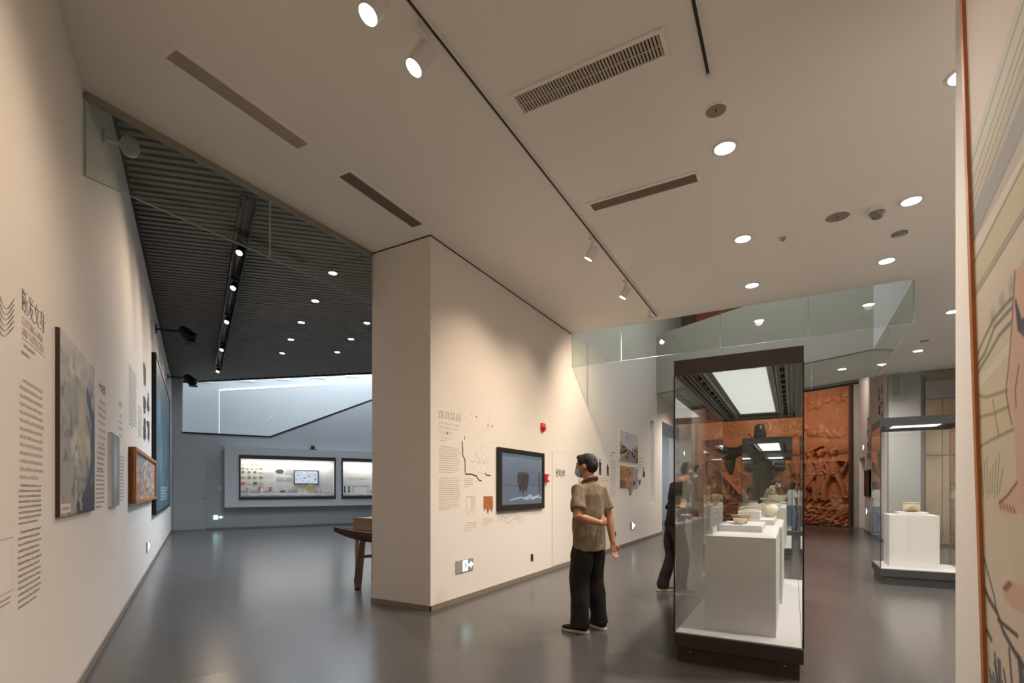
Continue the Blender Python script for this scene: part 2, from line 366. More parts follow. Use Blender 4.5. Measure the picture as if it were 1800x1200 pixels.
# left gallery: back wall with the sloping opening, hall behind it, closing wall
bk = MB().prism([(-.3, 0), (10.5, 0), (10.5, 6.65), (9.0, 6.0), (2.92, 3.22), (.28, 3.22), (.28, 6.9), (-.3, 6.9)], -0.2, 0)
obj('wall_back', bk, PAINT_K, M=F_K, kind='structure')
obj('trim_opening', MB().prism([(.28, 3.22), (.28, 3.27), (2.91, 3.27), (9.0, 6.05), (9.0, 6.0), (2.92, 3.22)], -.2, .015), BLACK, M=F_K, kind='structure')
obj('wall_stair_hall', MB().box(-1, 11, 2.4, 7.2, -1.7, -1.5).box(0.05, .28, 2.4, 7.2, -1.5, -.2).box(-1, 11, 2.3, 2.4, -1.7, -.2), PAINT_G, M=F_K, kind='structure')
obj('baseboard_back', MB().box(.96, 10, 0, .06, 0, .012), SKIRT, M=F_K, kind='structure')
obj('wall_gallery_side', MB().box(-10.6, 1.0, 0, 6.9, 0, .2), PAINT_K, M=frame((-13.7, 16.3), WD), kind='structure')
obj('ceiling_stair_hall', MB().prism([(-18.6, 9.2), (-20.2, 10.2), (-15, 19.5), (-10, 16.5), (-8.0, 12.6), (-11.51, 11.46)], 6.85, 6.95), PAINT_G, kind='structure')
gl = thing('window_1', 'glass pane in the sloping opening high on the gallery back wall', 'window', F_K, kind='structure')
obj('pane', MB().prism([(.28, 3.27), (2.91, 3.27), (7.0, 5.14), (7.0, 6.85), (.28, 6.85)], -.11, -.10), GLASS, gl)
obj('pane_edge', MB().box(.28, .30, 3.27, 5.6, -.12, -.09), mat('pale_glass_edge', (225, 230, 235), .3, noise=(9, .03)), gl)
for i, (s_, z_) in enumerate(((.62, 5.22), (2.0, 5.42), (3.25, 5.62), (4.55, 5.83), (5.9, 6.05))):  # glowing quads put in for ceiling lights reflected in the glass
    cw = thing('reflected_light_patch', 'small glowing patch standing in for a light reflected in the sloping opening, %s from the left' % ('first', 'second', 'third', 'fourth', 'fifth')[i], 'window', at(F_K, s_, z_, -1.49), 'glowing patches for reflected lights')
    obj('lit_pane', MB().prism([(0, 0), (.55, .03), (.62, .24), (.07, .21)], 0, .01), mat('reflected_light_glow', (240, 245, 250), .4, emit=((225, 232, 245), .75), noise=(3, .01)), cw)
    obj('patch_rim', MB().ribbon([(0, 0), (.55, .03), (.62, .24), (.07, .21)], .02, .012, True), PAINT_G, cw)
pn = obj('hall_wall_panel', MB().prism([(1.4, 3.0), (7.5, 3.0), (7.5, 6.0), (5.2, 5.62), (1.4, 4.98)], -1.499, -1.47), PAINT_G, M=F_K, label='pale wall panel behind the sloping opening', cat='panel')
obj('reflected_edge_line', MB().prism([(1.4, 4.98), (5.2, 5.62), (5.2, 5.66), (1.4, 5.02)], -1.49, -1.46).box(1.385, 1.40, 3.3, 5.0, -1.49, -1.465), mat('reflected_edge_glow', (240, 245, 250), .4, emit=((225, 235, 250), .85), noise=(3, .01)), pn)  # glowing line stands in for a bright reflected edge, no lamp there

# gallery ceiling: black plenum and metal slats, each slat a part
gc = obj('ceiling_gallery', MB().prism([(-4.41, 1.5), (-4.41, 11.4), (-8.5, 13.3), (-11.51, 11.462), (-18.3, 9.24), (-17.9, 8.7)], 5.10, 5.2), VOIDM, kind='structure', label='dark ceiling of close-set metal slats')
HALF = [((WN.x, WN.y), (-4.362, 1.591)), ((-1, 0), (-4.42, 0)), ((-WN.x, -WN.y), (-13.7, 16.3))]
SD = Vector((0.722, 0.692)).normalized(); SN = Vector((-SD.y, SD.x)); E0 = Vector((-18.029, 9.326)); E1 = Vector((-11.51, 11.462))
k = 0; q0 = Vector((-4.4, 1.62)).dot(SN); q1 = Vector((-18.2, 8.9)).dot(SN); pos = q0-4.8
EN = Vector((E1-E0)).normalized(); EN = Vector((EN.y, -EN.x))      # towards the camera side of the far edge
while pos < q1:
    base = SN*pos; lo, hi = -60.0, 60.0
    for n_, p_ in HALF+[((EN.x, EN.y), tuple(E0))]:
        n_ = Vector(n_); d = n_.dot(SD); e = n_.dot(base-Vector(p_))
        if abs(d) < 1e-6: continue
        t = -e/d
        if d > 0: lo = max(lo, t)
        else: hi = min(hi, t)
    if hi-lo > .3:
        a = base+SD*lo; b = base+SD*hi; c = (a+b)/2; L = (hi-lo)/2
        M = Matrix.Translation((c.x, c.y, 5.0)) @ Matrix.Rotation(math.atan2(SD.y, SD.x), 4, 'Z')
        obj('slat', MB().box(-L, L, -.036, .036, 0, .085), SLATM, gc, M=M); k += 1
    pos += 0.128
obj('trim_gallery_ceiling', MB().prism([tuple(E0), tuple(E1), (-8.5, 13.3), (-8.5, 13.4), (E1.x-.02, E1.y+.07), (E0.x, E0.y+.07)], 4.97, 6.9), BLACK, kind='structure')
obj('trim_left_wall', MB().box(.1, 15.3, 4.94, 5.0, 0, .02), BLACK, M=F_L, kind='structure')
dr = thing('door_1', 'flush grey door at the left end of the gallery back wall', 'door', at(F_K, 0.03, 0), kind='structure')
obj('leaf', MB().box(0, .92, 0.01, 2.37, 0, .012), PAINT_K, dr)
obj('reveal', MB().box(-.012, 0, 0, 2.38, 0, .006).box(.92, .932, 0, 2.38, 0, .006).box(-.012, .932, 2.37, 2.382, 0, .006), PAINT_D, dr)
hd = obj('handle', MB().box(.84, .88, 1.02, 1.08, .012, .03), mat('brass_handle', (178, 140, 70), .3, .9, noise=(9, .05)), dr)

# glass smoke barriers
def barrier(label, F, x0, x1, joints, z0=3.6, z1=4.2, channel=True, name='smoke_barrier'):
    t = thing(name, label, 'glass barrier', F)
    xs = [x0]+list(joints)+[x1]
    for a, b in zip(xs, xs[1:]): obj('glass_panel', MB().box(a+.004, b-.004, z0, z1, -.006, .006), GLASS_B, t)
    for j in xs: obj('joint_edge', MB().box(j-.005, j+.005, z0, z1-.02, -.007, .007), EDGE, t)
    obj('bottom_edge', MB().box(x0, x1, z0-.004, z0, -.006, .006), EDGE, t)
    if channel: obj('channel', MB().box(x0, x1, z1-.05, z1, -.02, .02), mat('barrier_channel', (150, 144, 132), .5, .3, noise=(10, .05)), t)
    return t
barrier('glass smoke barrier hanging from the ceiling edge over the dark gallery entrance', frame((-4.41, 0), (0, 1)), 1.63, 4.43, (3.08,))
barrier('long glass smoke barrier hung across the ceiling beyond the tall showcase', frame((0, 8.54), (1, 0)), -3.525, 1.43, (-2.6, -1.0, 0.2), channel=False)
barrier('short glass smoke barrier running back along the right side of the ceiling opening', frame((1.43, 0), (0, -1)), -12.38, -8.56, (-10.5,), channel=False)
barrier('far slanting glass smoke barrier above the terracotta relief', frame((1.43, 12.40), WD), 0, 5.6, (1.2, 3.2), channel=False)
barrier('small glass barrier piece hanging near the lettering wall', frame((2.07, 15.1), (1, 0)), 0.02, .22, (), z0=3.62, channel=False)
pic = thing('framed_picture', 'red framed picture on the upper floor seen through the ceiling opening', 'picture', at(frame((1.55, 16.2), (-WD.x, -WD.y)), 0, 0))
pic.matrix_local = at(frame((-3.54, 18.96), (-WD.x, -WD.y)), 0.45, 6.6)
obj('frame', MB().box(0, 1.9, 0, 1.5, 0, .05), mat('red_brown_frame', (122, 50, 34), .5, noise=(8, .1)), pic)
obj('picture_sheet', MB().box(.25, 1.65, .2, 1.3, .05, .055), mat('red_orange_print', (196, 88, 52), .6, noise=(6, .5)), pic)
# ------------------------------------------------------------------ ceiling fixtures
def spot(name, loc, target, power, color, angle=70, blend=.8, radius=.05):
    l = bpy.data.lights.new(name, 'SPOT'); l.energy = power; l.color = color; l.spot_size = math.radians(angle); l.spot_blend = blend; l.shadow_soft_size = radius
    o = bpy.data.objects.new(name, l); COL.objects.link(o); o.location = loc
    o.rotation_euler = (Vector(target)-Vector(loc)).to_track_quat('-Z', 'Y').to_euler()
    return o
ring_me = MB().lathe([(.075, 0), (.098, -.002), (.1, -.010), (.08, -.012), (.078, -.004)], 32).mesh('trim_ring', True); ring_me.materials.append(WHITEM)
lens_me = MB().lathe([(.0, -.006), (.078, -.005), (.078, -.002), (0, -.002)], 32).mesh('lens', True); lens_me.materials.append(LENS)
def downlight(x, y, z, label, group, power, color=DOWN, scale=1.0):
    t = thing('ceiling_downlight', label, 'downlight', (x, y, z), group)
    t.scale = (scale,)*3
    obj('trim_ring', ring_me, None, t); obj('lens', lens_me, None, t)
    spot('downlight_lamp', (x, y, z-.03), (x, y, 0), power, color, 150, 1.0, .06)
GD = 'round downlights of the main ceiling'
for i, y in enumerate((4.49, 6.22, 7.70)):
    downlight(-.49, y, H, 'round white ceiling downlight, %s in the row over the tall showcase' % ORD[i], GD, P_DOWN)
for i, y in enumerate((4.50, 6.21, 7.69, 10.4)):
    downlight(1.02 if i < 3 else 2.23, y, H, ['white downlight half hidden by the edge of the right pier', 'white downlight beside the domed ceiling camera', 'white downlight just before the right end of the long glass barrier', 'white downlight close to the right pier, beyond the glass barrier'][i], GD, P_DOWN*(1, .75, .3, .6)[i])
downlight(2.24, 13.0, H, 'white downlight above the far showcase on the right', GD, P_DOWN)
downlight(1.02, 14.09, H, 'white downlight behind the far slanting glass barrier', GD, P_DOWN)
downlight(1.76, 14.0, H, 'white downlight beside the lettering wall', GD, P_DOWN*.6)
for i, y in enumerate((1.1, 2.8)): downlight(-.49, y, H, 'white downlight above the camera position, %s of two' % ('nearer' if i == 0 else 'farther'), GD, P_DOWN*.2)
downlight(2.9, 5.5, H, 'white downlight behind the right pier', GD, P_DOWN); downlight(3.4, 8.5, H, 'white downlight at the far right of the room', GD, P_DOWN)
downlight(-2.2, 16.3, H, 'white downlight over the far end of the partition wall', GD, P_DOWN*1.3)
GG = 'small downlights in the slatted ceiling'
for i, (x, y) in enumerate(((-6.735, 5.864), (-8.025, 6.563), (-9.32, 7.26), (-10.597, 7.96), (-11.869, 8.649))):
    downlight(x, y, 4.995, 'small downlight in the slatted ceiling, %s of the row of five' % ORD[i], GG, P_GALLERY, COOL, .8)
for i, (x, y) in enumerate(((-8.107, 7.989), (-9.299, 8.646), (-10.498, 9.291))):
    downlight(x, y, 4.995, 'small downlight in the slatted ceiling next to the column, %s of the row of three' % ORD[i], GG, P_GALLERY, COOL, .8)
# air grilles
def grille(label, x0, x1, y0, y1, n, along, kind):
    cx, cy = (x0+x1)/2, (y0+y1)/2; w, d = (x1-x0)/2, (y1-y0)/2
    t = thing('air_grille', label, 'air grille', (cx, cy, H))
    f = .032
    obj('frame', MB().box(-w-f, w+f, -d-f, -d, -.012, 0).box(-w-f, w+f, d, d+f, -.012, 0).box(-w-f, -w, -d, d, -.012, 0).box(w, w+f, -d, d, -.012, 0), CEIL, t, bevel=.003)
    obj('backing', MB().box(-w, w, -d, d, -.002, 0), VOIDM if kind != 'light' else mat('grille_shadow', (96, 86, 74), .9, noise=(9, .05)), t)
    bm_ = {'light': mat('grille_blade_tan', (196, 182, 162), .6, noise=(20, .05)), 'dark': mat('grille_mesh_brown', (138, 122, 106), .6, .1, noise=(20, .05)), 'mid': mat('grille_blade_beige', (196, 184, 168), .6, noise=(20, .05))}[kind]
    for i in range(n):
        if along == 'y':
            p = 2*w/n; x = -w+p*(i+.5); m_ = MB().box(-p*.3, p*.3, -d, d, -.010, -.003); obj('blade', m_, bm_, t, M=(x, 0, 0))
        else:
            p = 2*d/n; y = -d+p*(i+.5); m_ = MB().box(-w, w, -p*.3, p*.3, -.010, -.003); obj('blade', m_, bm_, t, M=(0, y, 0))
    if kind == 'mid': obj('cross_bar', MB().box(-w, w, -.004, .004, -.0115, -.010), bm_, t)
    if kind == 'dark':
        for i in (1, 2): obj('cross_bar', MB().box(-w, w, -.004, .004, -.0115, -.010), bm_, t, M=(0, -d+2*d*i/3, 0)) if along == 'y' else None
grille('long pale louvred air grille near the left wall', -3.592, -3.462, 1.755, 2.762, 11, 'y', 'light')
grille('long dark air grille above the column corner', -3.586, -3.446, 3.19, 4.195, 12, 'y', 'dark')
grille('large air grille with many cross blades near the top of the picture', -1.757, -.727, 3.162, 3.335, 46, 'y', 'mid')
grille('slim dark air grille between the light track and the first downlight', -1.757, -.76, 4.722, 4.855, 9, 'x', 'dark')
# speaker discs, camera dome, detectors
def disc(label, x, y, r, kind):
    t = thing({'s': 'ceiling_speaker', 'd': 'smoke_detector', 'c': 'dome_camera', 'r': 'ceiling_sensor'}[kind], label, {'s': 'speaker', 'd': 'detector', 'c': 'camera', 'r': 'sensor'}[kind], (x, y, H))
    if kind == 's':
        obj('rim', MB().lathe([(r, 0), (r, -.008), (r-.012, -.010), (r-.012, 0)], 32), CEIL, t, smooth=True)
        obj('mesh_cover', MB().lathe([(0, -.007), (r-.012, -.006), (r-.012, 0), (0, 0)], 32), mat('speaker_mesh', (150, 138, 126), .8, noise=(120, .15)), t, smooth=True)
        obj('badge', MB().box(-.004, .004, -.02, .02, -.009, -.007), BLACK, t)
    elif kind == 'd':
        obj('base', MB().lathe([(r, 0), (r, -.015), (r*.8, -.02), (0, -.02)], 24), WHITEM, t, smooth=True)
        obj('sensor_cage', MB().lathe([(r*.6, -.02), (r*.55, -.045), (r*.3, -.055), (0, -.056)], 24), mat('detector_cage', (150, 145, 138), .5, noise=(60, .3)), t, smooth=True)
    elif kind == 'c':
        obj('base', MB().lathe([(r, 0), (r, -.025), (r*.8, -.04), (0, -.04)], 32), WHITEM, t, smooth=True)
        obj('dome', MB().lathe([(r*.7, -.04), (r*.62, -.07), (r*.4, -.095), (0, -.105)], 32), mat('smoked_dome', (120, 112, 104), .08, noise=(9, .05), spec=.8), t, smooth=True)
        obj('eye_ball', MB().ell((0, 0, -.06), (.03, .03, .03), 16, 8), BLACK, t, smooth=True)
    else:
        obj('rim', MB().lathe([(r, 0), (r, -.012), (r*.8, -.014), (r*.75, -.004), (0, -.004)], 32), STEEL, t, smooth=True)
disc('round grille speaker set in the ceiling beside the first downlight', -.50, 4.014, .085, 's')
disc('round grille speaker beside the dome camera in the ceiling', .408, 6.197, .12, 's')
disc('white dome camera on the ceiling beside a downlight', .749, 6.23, .10, 'c')
disc('small white smoke detector in the middle of the ceiling', -.095, 6.384, .045, 'd')
disc('round steel rimmed sensor plate near the glass barrier', 1.035, 6.946, .075, 'r')
disc('small smoke detector on the far ceiling right of the glass', 2.2, 12.2, .07, 'r')
# light tracks
def track(label, x, y0, y1, mt, z=H):
    t = thing('light_track', label, 'light track', (x, y0, z))
    L = y1-y0
    obj('rail', MB().box(-.017, -.011, 0, L, -.020, 0).box(.011, .017, 0, L, -.020, 0), mt, t); obj('slot', MB().box(-.011, .011, 0, L, -.012, 0), mat('track_slot', (58, 52, 46), .6, .2, noise=(30, .1)), t)
    obj('end_cap', MB().box(-.019, .019, L, L+.03, -.024, 0), WHITEM, t)
    return t
track('long slim light track across the ceiling with white spotlights', -1.935, -1.0, 8.27, WHITEM)
track('short light track ending near the top of the picture', -.50, .2, 3.62, WHITEM)
def spot_head(label, base, target, power, color, body, size=1.0, angle=75, group='track spotlights', lens=LENS_W):
    """Cylindrical track spotlight: adapter, yoke, can, lens ring and lens; its lamp shines at target."""
    t = thing('track_spotlight', label, 'spotlight', base, group)
    off = Vector((0, 0, -.15*size)); d = (Vector(target)-Vector(base)-off).normalized()
    Mr = Matrix.Translation(off) @ d.to_track_quat('-Z', 'Y').to_matrix().to_4x4()
    obj('adapter', MB().box(-.018, .018, -.06, .06, -.03, 0), body, t, bevel=.004)
    obj('yoke', MB().tube([(0, 0, -.03), (0, 0, -.08*size)], [.010, .010], 10), body, t, smooth=True)
    r = .052*size; L = .075*size
    obj('can', MB().lathe([(0, L), (r*.8, L), (r, L*.8), (r, -L), (r*.88, -L), (r*.84, -L*.7), (0, -L*.7)], 28), body, t, M=Mr, smooth=True)
    obj('lens', MB().lathe([(0, -L*.8), (r*.83, -L*.8), (r*.83, -L*.72), (0, -L*.72)], 28), lens, t, M=Mr, smooth=True)
    p = Vector(base)+off+d*(L+.01)
    spot('spot_lamp', p, target, power, color, angle, .9, .03)
    return t
for i, (y, tg) in enumerate(((2.02, (-2.7, .65, .9)), (2.41, (-3.3, .95, .8)))):
    spot_head('white track spotlight %s, bright lens facing left' % ('cut by the top edge of the picture', 'hanging below the track near the top')[i], (-1.99, y, H-.02), tg, P_TRACK*.40, WARM, WHITEM, 1.15, 104)
for i, (y, tg) in enumerate(((5.37, (-3.525, 5.3, 1.5)), (6.68, (-3.525, 6.45, 1.4)), (8.0, (-3.525, 9.7, 1.5)))):
    spot_head('white track spotlight aimed at the partition wall, %s of three' % ORD[i], (-1.98, y, H-.02), tg, P_TRACK*(.8, .55, 1.4)[i], WARM, WHITEM, 1.0, (95, 95, 135)[i])
spot_head('white track spotlight over the camera, aimed at the large painting', (-.5, 1.2, H-.02), (.74, 2.4, 2.0), P_TRACK*.07, WARM, WHITEM, 1.0, 110)
spot_head('white track spotlight over the camera, aimed at the near left wall', (-1.935, .1, H-.02), (-2.2, .2, 1.4), P_TRACK*.10, WARM, WHITEM, 1.0, 90)
# black trough of lights under the slatted ceiling
FG = Matrix.Translation((-5.70, 3.69, 4.72)) @ Matrix.Rotation(math.atan2(WD.y, WD.x), 4, 'Z')
bt = thing('black_light_trough', 'long black light trough hung under the slatted ceiling', 'light track', FG)
obj('trough', MB().box(0, 9.6, -.085, -.07, 0, .16).box(0, 9.6, .07, .085, 0, .16).box(0, 9.6, -.07, .07, .14, .16), BLACK, bt)
obj('lamp_rail', MB().box(0, 9.6, -.015, .015, .10, .14), CHAR, bt)
for i in range(5): obj('hanger', MB().tube([(.3+i*2.2, 0, .16), (.3+i*2.2, 0, .3)], [.006, .006], 8), BLACK, bt)
for i, s_ in enumerate((1.15, 2.58, 4.55, 6.86, 9.42)):
    p = FG @ Vector((s_, 0, .1)); w = F_L @ Vector((s_+.1, 1.6, 0))
    spot_head('black spotlight in the long trough, %s of five' % ORD[i], p, w, P_GTRACK*1.3, WARM, BLACK, .9, 110, 'spotlights in the black trough')
# projectors on brackets high on the left wall
for i, s_ in enumerate((7.6, 12.6)):
    t = thing('bracket_spotlight', 'black bracket spotlight on the left wall above the %s end of the teal mural' % ('near', 'far')[i], 'spotlight', at(F_L, s_, 4.55, 0))
    obj('wall_plate', MB().box(-.06, .06, -.08, .08, 0, .02), BLACK, t); obj('arm', MB().tube([(0, 0, .02), (0, .02, .45)], [.018, .018], 8), BLACK, t, smooth=True)
    obj('lamp_head', MB().tube([(0, .10, .42), (0, .02, .48), (0, -.10, .62), (0, -.16, .66)], [.06, .11, .13, .05], 16), BLACK, t, smooth=True)
    obj('barn_door', MB().box(-.16, .16, -.20, -.19, .50, .72), BLACK, t)
pt = thing('pan_tilt_camera', 'white pan and tilt camera on the left wall behind the glass barrier', 'camera', at(F_L, .95, 4.36, 0) @ Matrix.Scale(.72, 4))
obj('bracket', MB().box(-.05, .05, -.02, .14, 0, .03).box(-.03, .03, .03, .07, .03, .22), WHITEM, pt, bevel=.01)
obj('housing', MB().lathe([(0, .13), (.08, .12), (.10, .06), (.10, 0), (0, 0)], 28).xf(Matrix.Translation((0, 0, .26)) @ Matrix.Rotation(math.radians(-90), 4, 'X')), WHITEM, pt, smooth=True)
obj('dome', MB().ell((0, 0, .26), (.09, .09, .09), 24, 12), mat('camera_dome_grey', (196, 190, 180), .15, noise=(9, .03), spec=.8), pt, smooth=True)
# unseen warm lamps added to light the relief, hung from the high hall ceiling
for i, (x, y) in enumerate(((-1.9, 19.9), (-.2, 18.9), (1.1, 18.2))):
    q = F_Q @ Vector(((1.2, 3.4, 5.5)[i], 2.4, 0))
    spot_head('added spotlight under the high ceiling before the relief, %s from the left' % ('first', 'second', 'third')[i], (x, y, 5.9), q, P_RELIEF, SOFT, WHITEM, 1.0, 90)
# ------------------------------------------------------------------ free-standing showcases
DIFF = mat('case_diffuser', (235, 238, 236), .5, emit=((236, 242, 238), .4), noise=(2, .01))
DIFF2 = mat('case_diffuser_bright', (240, 242, 244), .5, emit=((240, 246, 255), 1.25), noise=(2, .01))
RAIL = mat('case_rail_grey', (112, 108, 102), .4, .4, noise=(20, .04))
DECK = mat('case_deck_white', (206, 205, 208), .55, noise=(6, .015))
led_me = MB().lathe([(0, 0), (.017, 0), (.019, -.012), (.014, -.03), (.008, -.03), (.007, -.022), (0, -.022)], 14).mesh('spot_pod', True); led_me.materials.append(BLACK)
dot_me = MB().lathe([(0, -.024), (.007, -.024), (.007, -.020), (0, -.020)], 10).mesh('spot_lens', True); dot_me.materials.append(mat('tiny_lens', (255, 255, 250), .3, emit=((255, 250, 240), 6.0), noise=(3, .01)))
def showcase(label, x0, x1, y0, y1, n, diff, power, split=True, body=CHAR, side='y'):
    t = thing('glass_showcase', label, 'showcase', (x0, y0, 0), 'free-standing glass showcases')
    w, d = x1-x0, y1-y0; i = .025
    obj('plinth', MB().box(i, w-i, i, d-i, 0, .118), body, t)
    obj('base_frame', MB().box(0, w, 0, d, .118, .226), body, t, bevel=.004)
    obj('deck', MB().box(.012, w-.012, .012, d-.012, .226, .234), DECK, t)
    for x in (.12, w-.12): obj('lock', MB().lathe([(0, 0), (.006, 0), (.006, .004), (0, .004)], 12).xf(Matrix.Translation((x, i, .085)) @ Matrix.Rotation(math.radians(90), 4, 'X')), STEEL, t)
    z0, z1 = .234, 2.262; g = .010
    for a in ((0, w, 0, g), (0, w, d-g, d), (0, g, g, d-g), (w-g, w, g, d-g)): obj('glass_pane', MB().box(*a, z0, z1), GLASS, t)
    for x, y, m_ in ((-.002, -.002, BLACK), (w-.008, -.002, BLACK), (.0, d-.010, EDGE), (w-.010, d-.010, STEEL)): obj('corner_seal', MB().box(x, x+.010, y, y+.010, z0, z1), m_, t)
    # lid: hollow tray open downwards
    obj('top_frame', MB().box(0, w, 0, .03, 2.26, 2.377).box(0, w, d-.03, d, 2.26, 2.377).box(0, .03, .03, d-.03, 2.26, 2.377).box(w-.03, w, .03, d-.03, 2.26, 2.377).box(.03, w-.03, .03, d-.03, 2.33, 2.377), body, t)
    obj('top_lid', MB().box(.10, w-.12, .10, d-.10, 2.377, 2.392), body, t)
    if d >= w: r1, r2 = .255, .64
    else: r1, r2 = .2, w-.2
    m0 = .12 if d >= w else .2
    rails = MB()
    if side == 'y':
        for a in (.03, .07, .10, .175, .20): rails.box(a, a+.012, .03, d-.03, 2.268, 2.33)
        for a in (.03, .07, .10, .175, .20): rails.box(w-a-.012, w-a, .03, d-.03, 2.268, 2.33)
        rails.box(.03, w-.03, .045, .075, 2.272, 2.30).box(.03, w-.03, d-.075, d-.045, 2.272, 2.30)
        obj('lamp_rails', rails, RAIL, t)
        obj('soffit', MB().box(.03, r1, .03, d-.03, 2.31, 2.32).box(r2, w-.03, .03, d-.03, 2.31, 2.32).box(r1, r2, .03, .195, 2.31, 2.32).box(r1, r2, d-.35, d-.03, 2.31, 2.32), RAIL, t)
        ys = [.195, .195+(d-.545)*.62, d-.35] if split else [.195, d-.35]
        for a, b in zip(ys, ys[1:]): obj('diffuser', MB().box(r1, r2, a+.004, b-.004, 2.30, 2.31), diff, t)
        for x in (.142, w-.142):
            for k_ in range(n):
                y = .10+(d-.35)*k_/(n-1); s_ = obj('spot_pod', led_me, None, t, M=(x, y, 2.305)); obj('spot_lens', dot_me, None, s_)
        for x in (w*.38, w*.64): obj('screw_cap', MB().lathe([(0, 0), (.012, 0), (.012, -.006), (0, -.006)], 12), WHITEM, t, M=(x, .06, 2.272), smooth=True)
    else:
        obj('soffit', MB().box(.03, w-.03, .03, .22, 2.30, 2.31).box(.03, w-.03, d-.2, d-.03, 2.30, 2.31).box(.03, .2, .22, d-.2, 2.30, 2.31).box(w-.2, w-.03, .22, d-.2, 2.30, 2.31), RAIL, t)
        obj('diffuser', MB().box(.2, w-.2, .22, d-.2, 2.295, 2.305), diff, t)
        for x in (.1, w-.1):
            for k_ in range(n): s_ = obj('spot_pod', led_me, None, t, M=(x, .14+(d-.3)*k_/(n-1), 2.30)); obj('spot_lens', dot_me, None, s_)
    if power:
        for x in (.142, w-.142):
            for q in (.12, .42, .72): spot('case_pod_lamp', (x0+x, y0+d*q+.1, 2.265), (x0+w/2, y0+d*q+.1, 1.0), power, NEUT, 125, 1.0, .012)
    return t
CHAR_G = mat('graphite_metal', (64, 66, 68), .42, .35, noise=(25, .06))
showcase('tall glass showcase in the right foreground with dark bronze base and lid', -.82, .07, 4.09, 7.20, 12, DIFF, 2.6)
showcase('second tall showcase standing directly behind the foreground one', -.887, -.005, 10.98, 14.0, 10, DIFF2, 0, body=CHAR_G)
showcase('third showcase at the back, in front of the terracotta relief', -.887, -.005, 15.75, 17.6, 7, DIFF2, 0, body=CHAR_G)
showcase('square glass showcase beside the right pier, holding one pottery fragment', 1.10, 2.06, 8.84, 9.74, 4, DIFF2, 0, body=CHAR_G, side='x')
showcase('showcase behind the right pier, only its reflection and corner in view', 2.75, 3.7, 11.2, 12.6, 4, DIFF2, 0, body=CHAR_G, side='x')

def pedestal(label, x0, x1, y0, y1, z1, z0=.234, mt=PLINTH, name='display_pedestal'):
    return obj(name, MB().box(-(x1-x0)/2, (x1-x0)/2, -(y1-y0)/2, (y1-y0)/2, 0, z1-z0), mt, M=((x0+x1)/2, (y0+y1)/2, z0), bevel=.004, label=label, cat='pedestal', group='white display pedestals')
def wedge_pedestal(label, x0, x1, y0, y1, z1, z0=.234, ch=.05):
    """Pedestal whose front and right top edges fall away in a shallow chamfer."""
    mb = MB(); w, d, h = x1-x0, y1-y0, z1-z0
    mb.v = [(0,0,0),(w,0,0),(w,d,0),(0,d,0),(0,0,h-.012),(w,0,h-.012),(w,d,h-.012),(0,d,h-.012),(ch*.6,ch,h),(w-ch,ch,h),(w-ch,d-ch*.4,h),(ch*.6,d-ch*.4,h)]
    mb.f = [(3,2,1,0),(0,1,5,4),(1,2,6,5),(2,3,7,6),(3,0,4,7),(4,5,9,8),(5,6,10,9),(6,7,11,10),(7,4,8,11),(8,9,10,11)]
    return obj('display_pedestal', mb, PLINTH, M=(x0, y0, z0), label=label, cat='pedestal', group='white display pedestals')
CLAY = mat('pale_buff_pottery', (206, 190, 166), .8, noise=(14, .18), bump=(60, .2))
CLAY2 = mat('cream_pottery', (226, 216, 196), .75, noise=(10, .1), bump=(60, .15))
CLAY3 = mat('brown_buff_pottery', (176, 148, 116), .8, noise=(12, .2), bump=(60, .2))
GREYC = mat('grey_pottery', (150, 146, 142), .8, noise=(10, .15), bump=(60, .2))
def pot(name, label, prof, loc, mt, cat='pottery', group=None, broken=False, seg=28, tilt=None):
    mb = MB().lathe(prof, seg)
    if broken:
        zs = max(p[1] for p in prof)
        mb.v = [(x, y, z-(.25*zs*max(0, math.sin(2.1*math.atan2(y, x)+1)) if z > .7*zs else 0)) for x, y, z in mb.v]
    M = Matrix.Translation(loc)
    if tilt: M = M @ Matrix.Rotation(tilt[0], 4, tilt[1])
    return obj(name, mb, mt, M=M, smooth=True, label=label, cat=cat, group=group)
def bowl_prof(r, h, t=.008, foot=.45):
    return [(0, 0), (r*foot, 0), (r*foot*1.05, .01), (r*.82, h*.45), (r*.97, h*.85), (r, h), (r-t, h), (r*.95-t, h*.85), (r*.8-t, h*.45), (r*foot, .02), (0, .018)]
def jar_prof(r, h):
    return [(0, 0), (r*.45, 0), (r*.75, h*.15), (r*.98, h*.4), (r, h*.55), (r*.86, h*.78), (r*.6, h*.9), (r*.58, h*.95), (r*.68, h), (r*.6, h), (r*.5, h*.93), (r*.6, h*.85), (0, h*.8)]
# inside the foreground showcase
wedge_pedestal('long white pedestal at the front of the foreground showcase', -.62, -.11, 4.29, 5.55, 1.0)
wedge_pedestal('second white pedestal in the foreground showcase, behind the front one', -.60, -.09, 5.60, 6.95, 1.0)
pedestal('low white slab on the front pedestal under two small bowls', -.56, -.22, 4.66, 5.30, 1.055, 1.0, name='display_slab')
pedestal('wide low slab on the second pedestal', -.52, -.16, 5.68, 6.6, 1.05, 1.0, name='display_slab')
pedestal('small white block standing on the wide slab of the second pedestal', -.50, -.29, 5.72, 5.98, 1.135, 1.05, name='display_block')
pot('clay_cup', 'small cream cup with rounded base in front of the buff bowl', bowl_prof(.058, .05, .006, .5), (-.40, 4.80, 1.055), CLAY2, group=None)
pot('clay_bowl', 'small buff bowl with flat rim on the white slab', [(0, 0), (.045, 0), (.055, .02), (.07, .05), (.085, .06), (.085, .075), (.075, .075), (.06, .06), (0, .03)], (-.405, 4.96, 1.055), CLAY3)
pot('clay_bowl', 'broad pale bowl with pierced wall behind the small white block', bowl_prof(.12, .12), (-.41, 6.14, 1.05), CLAY, broken=True)
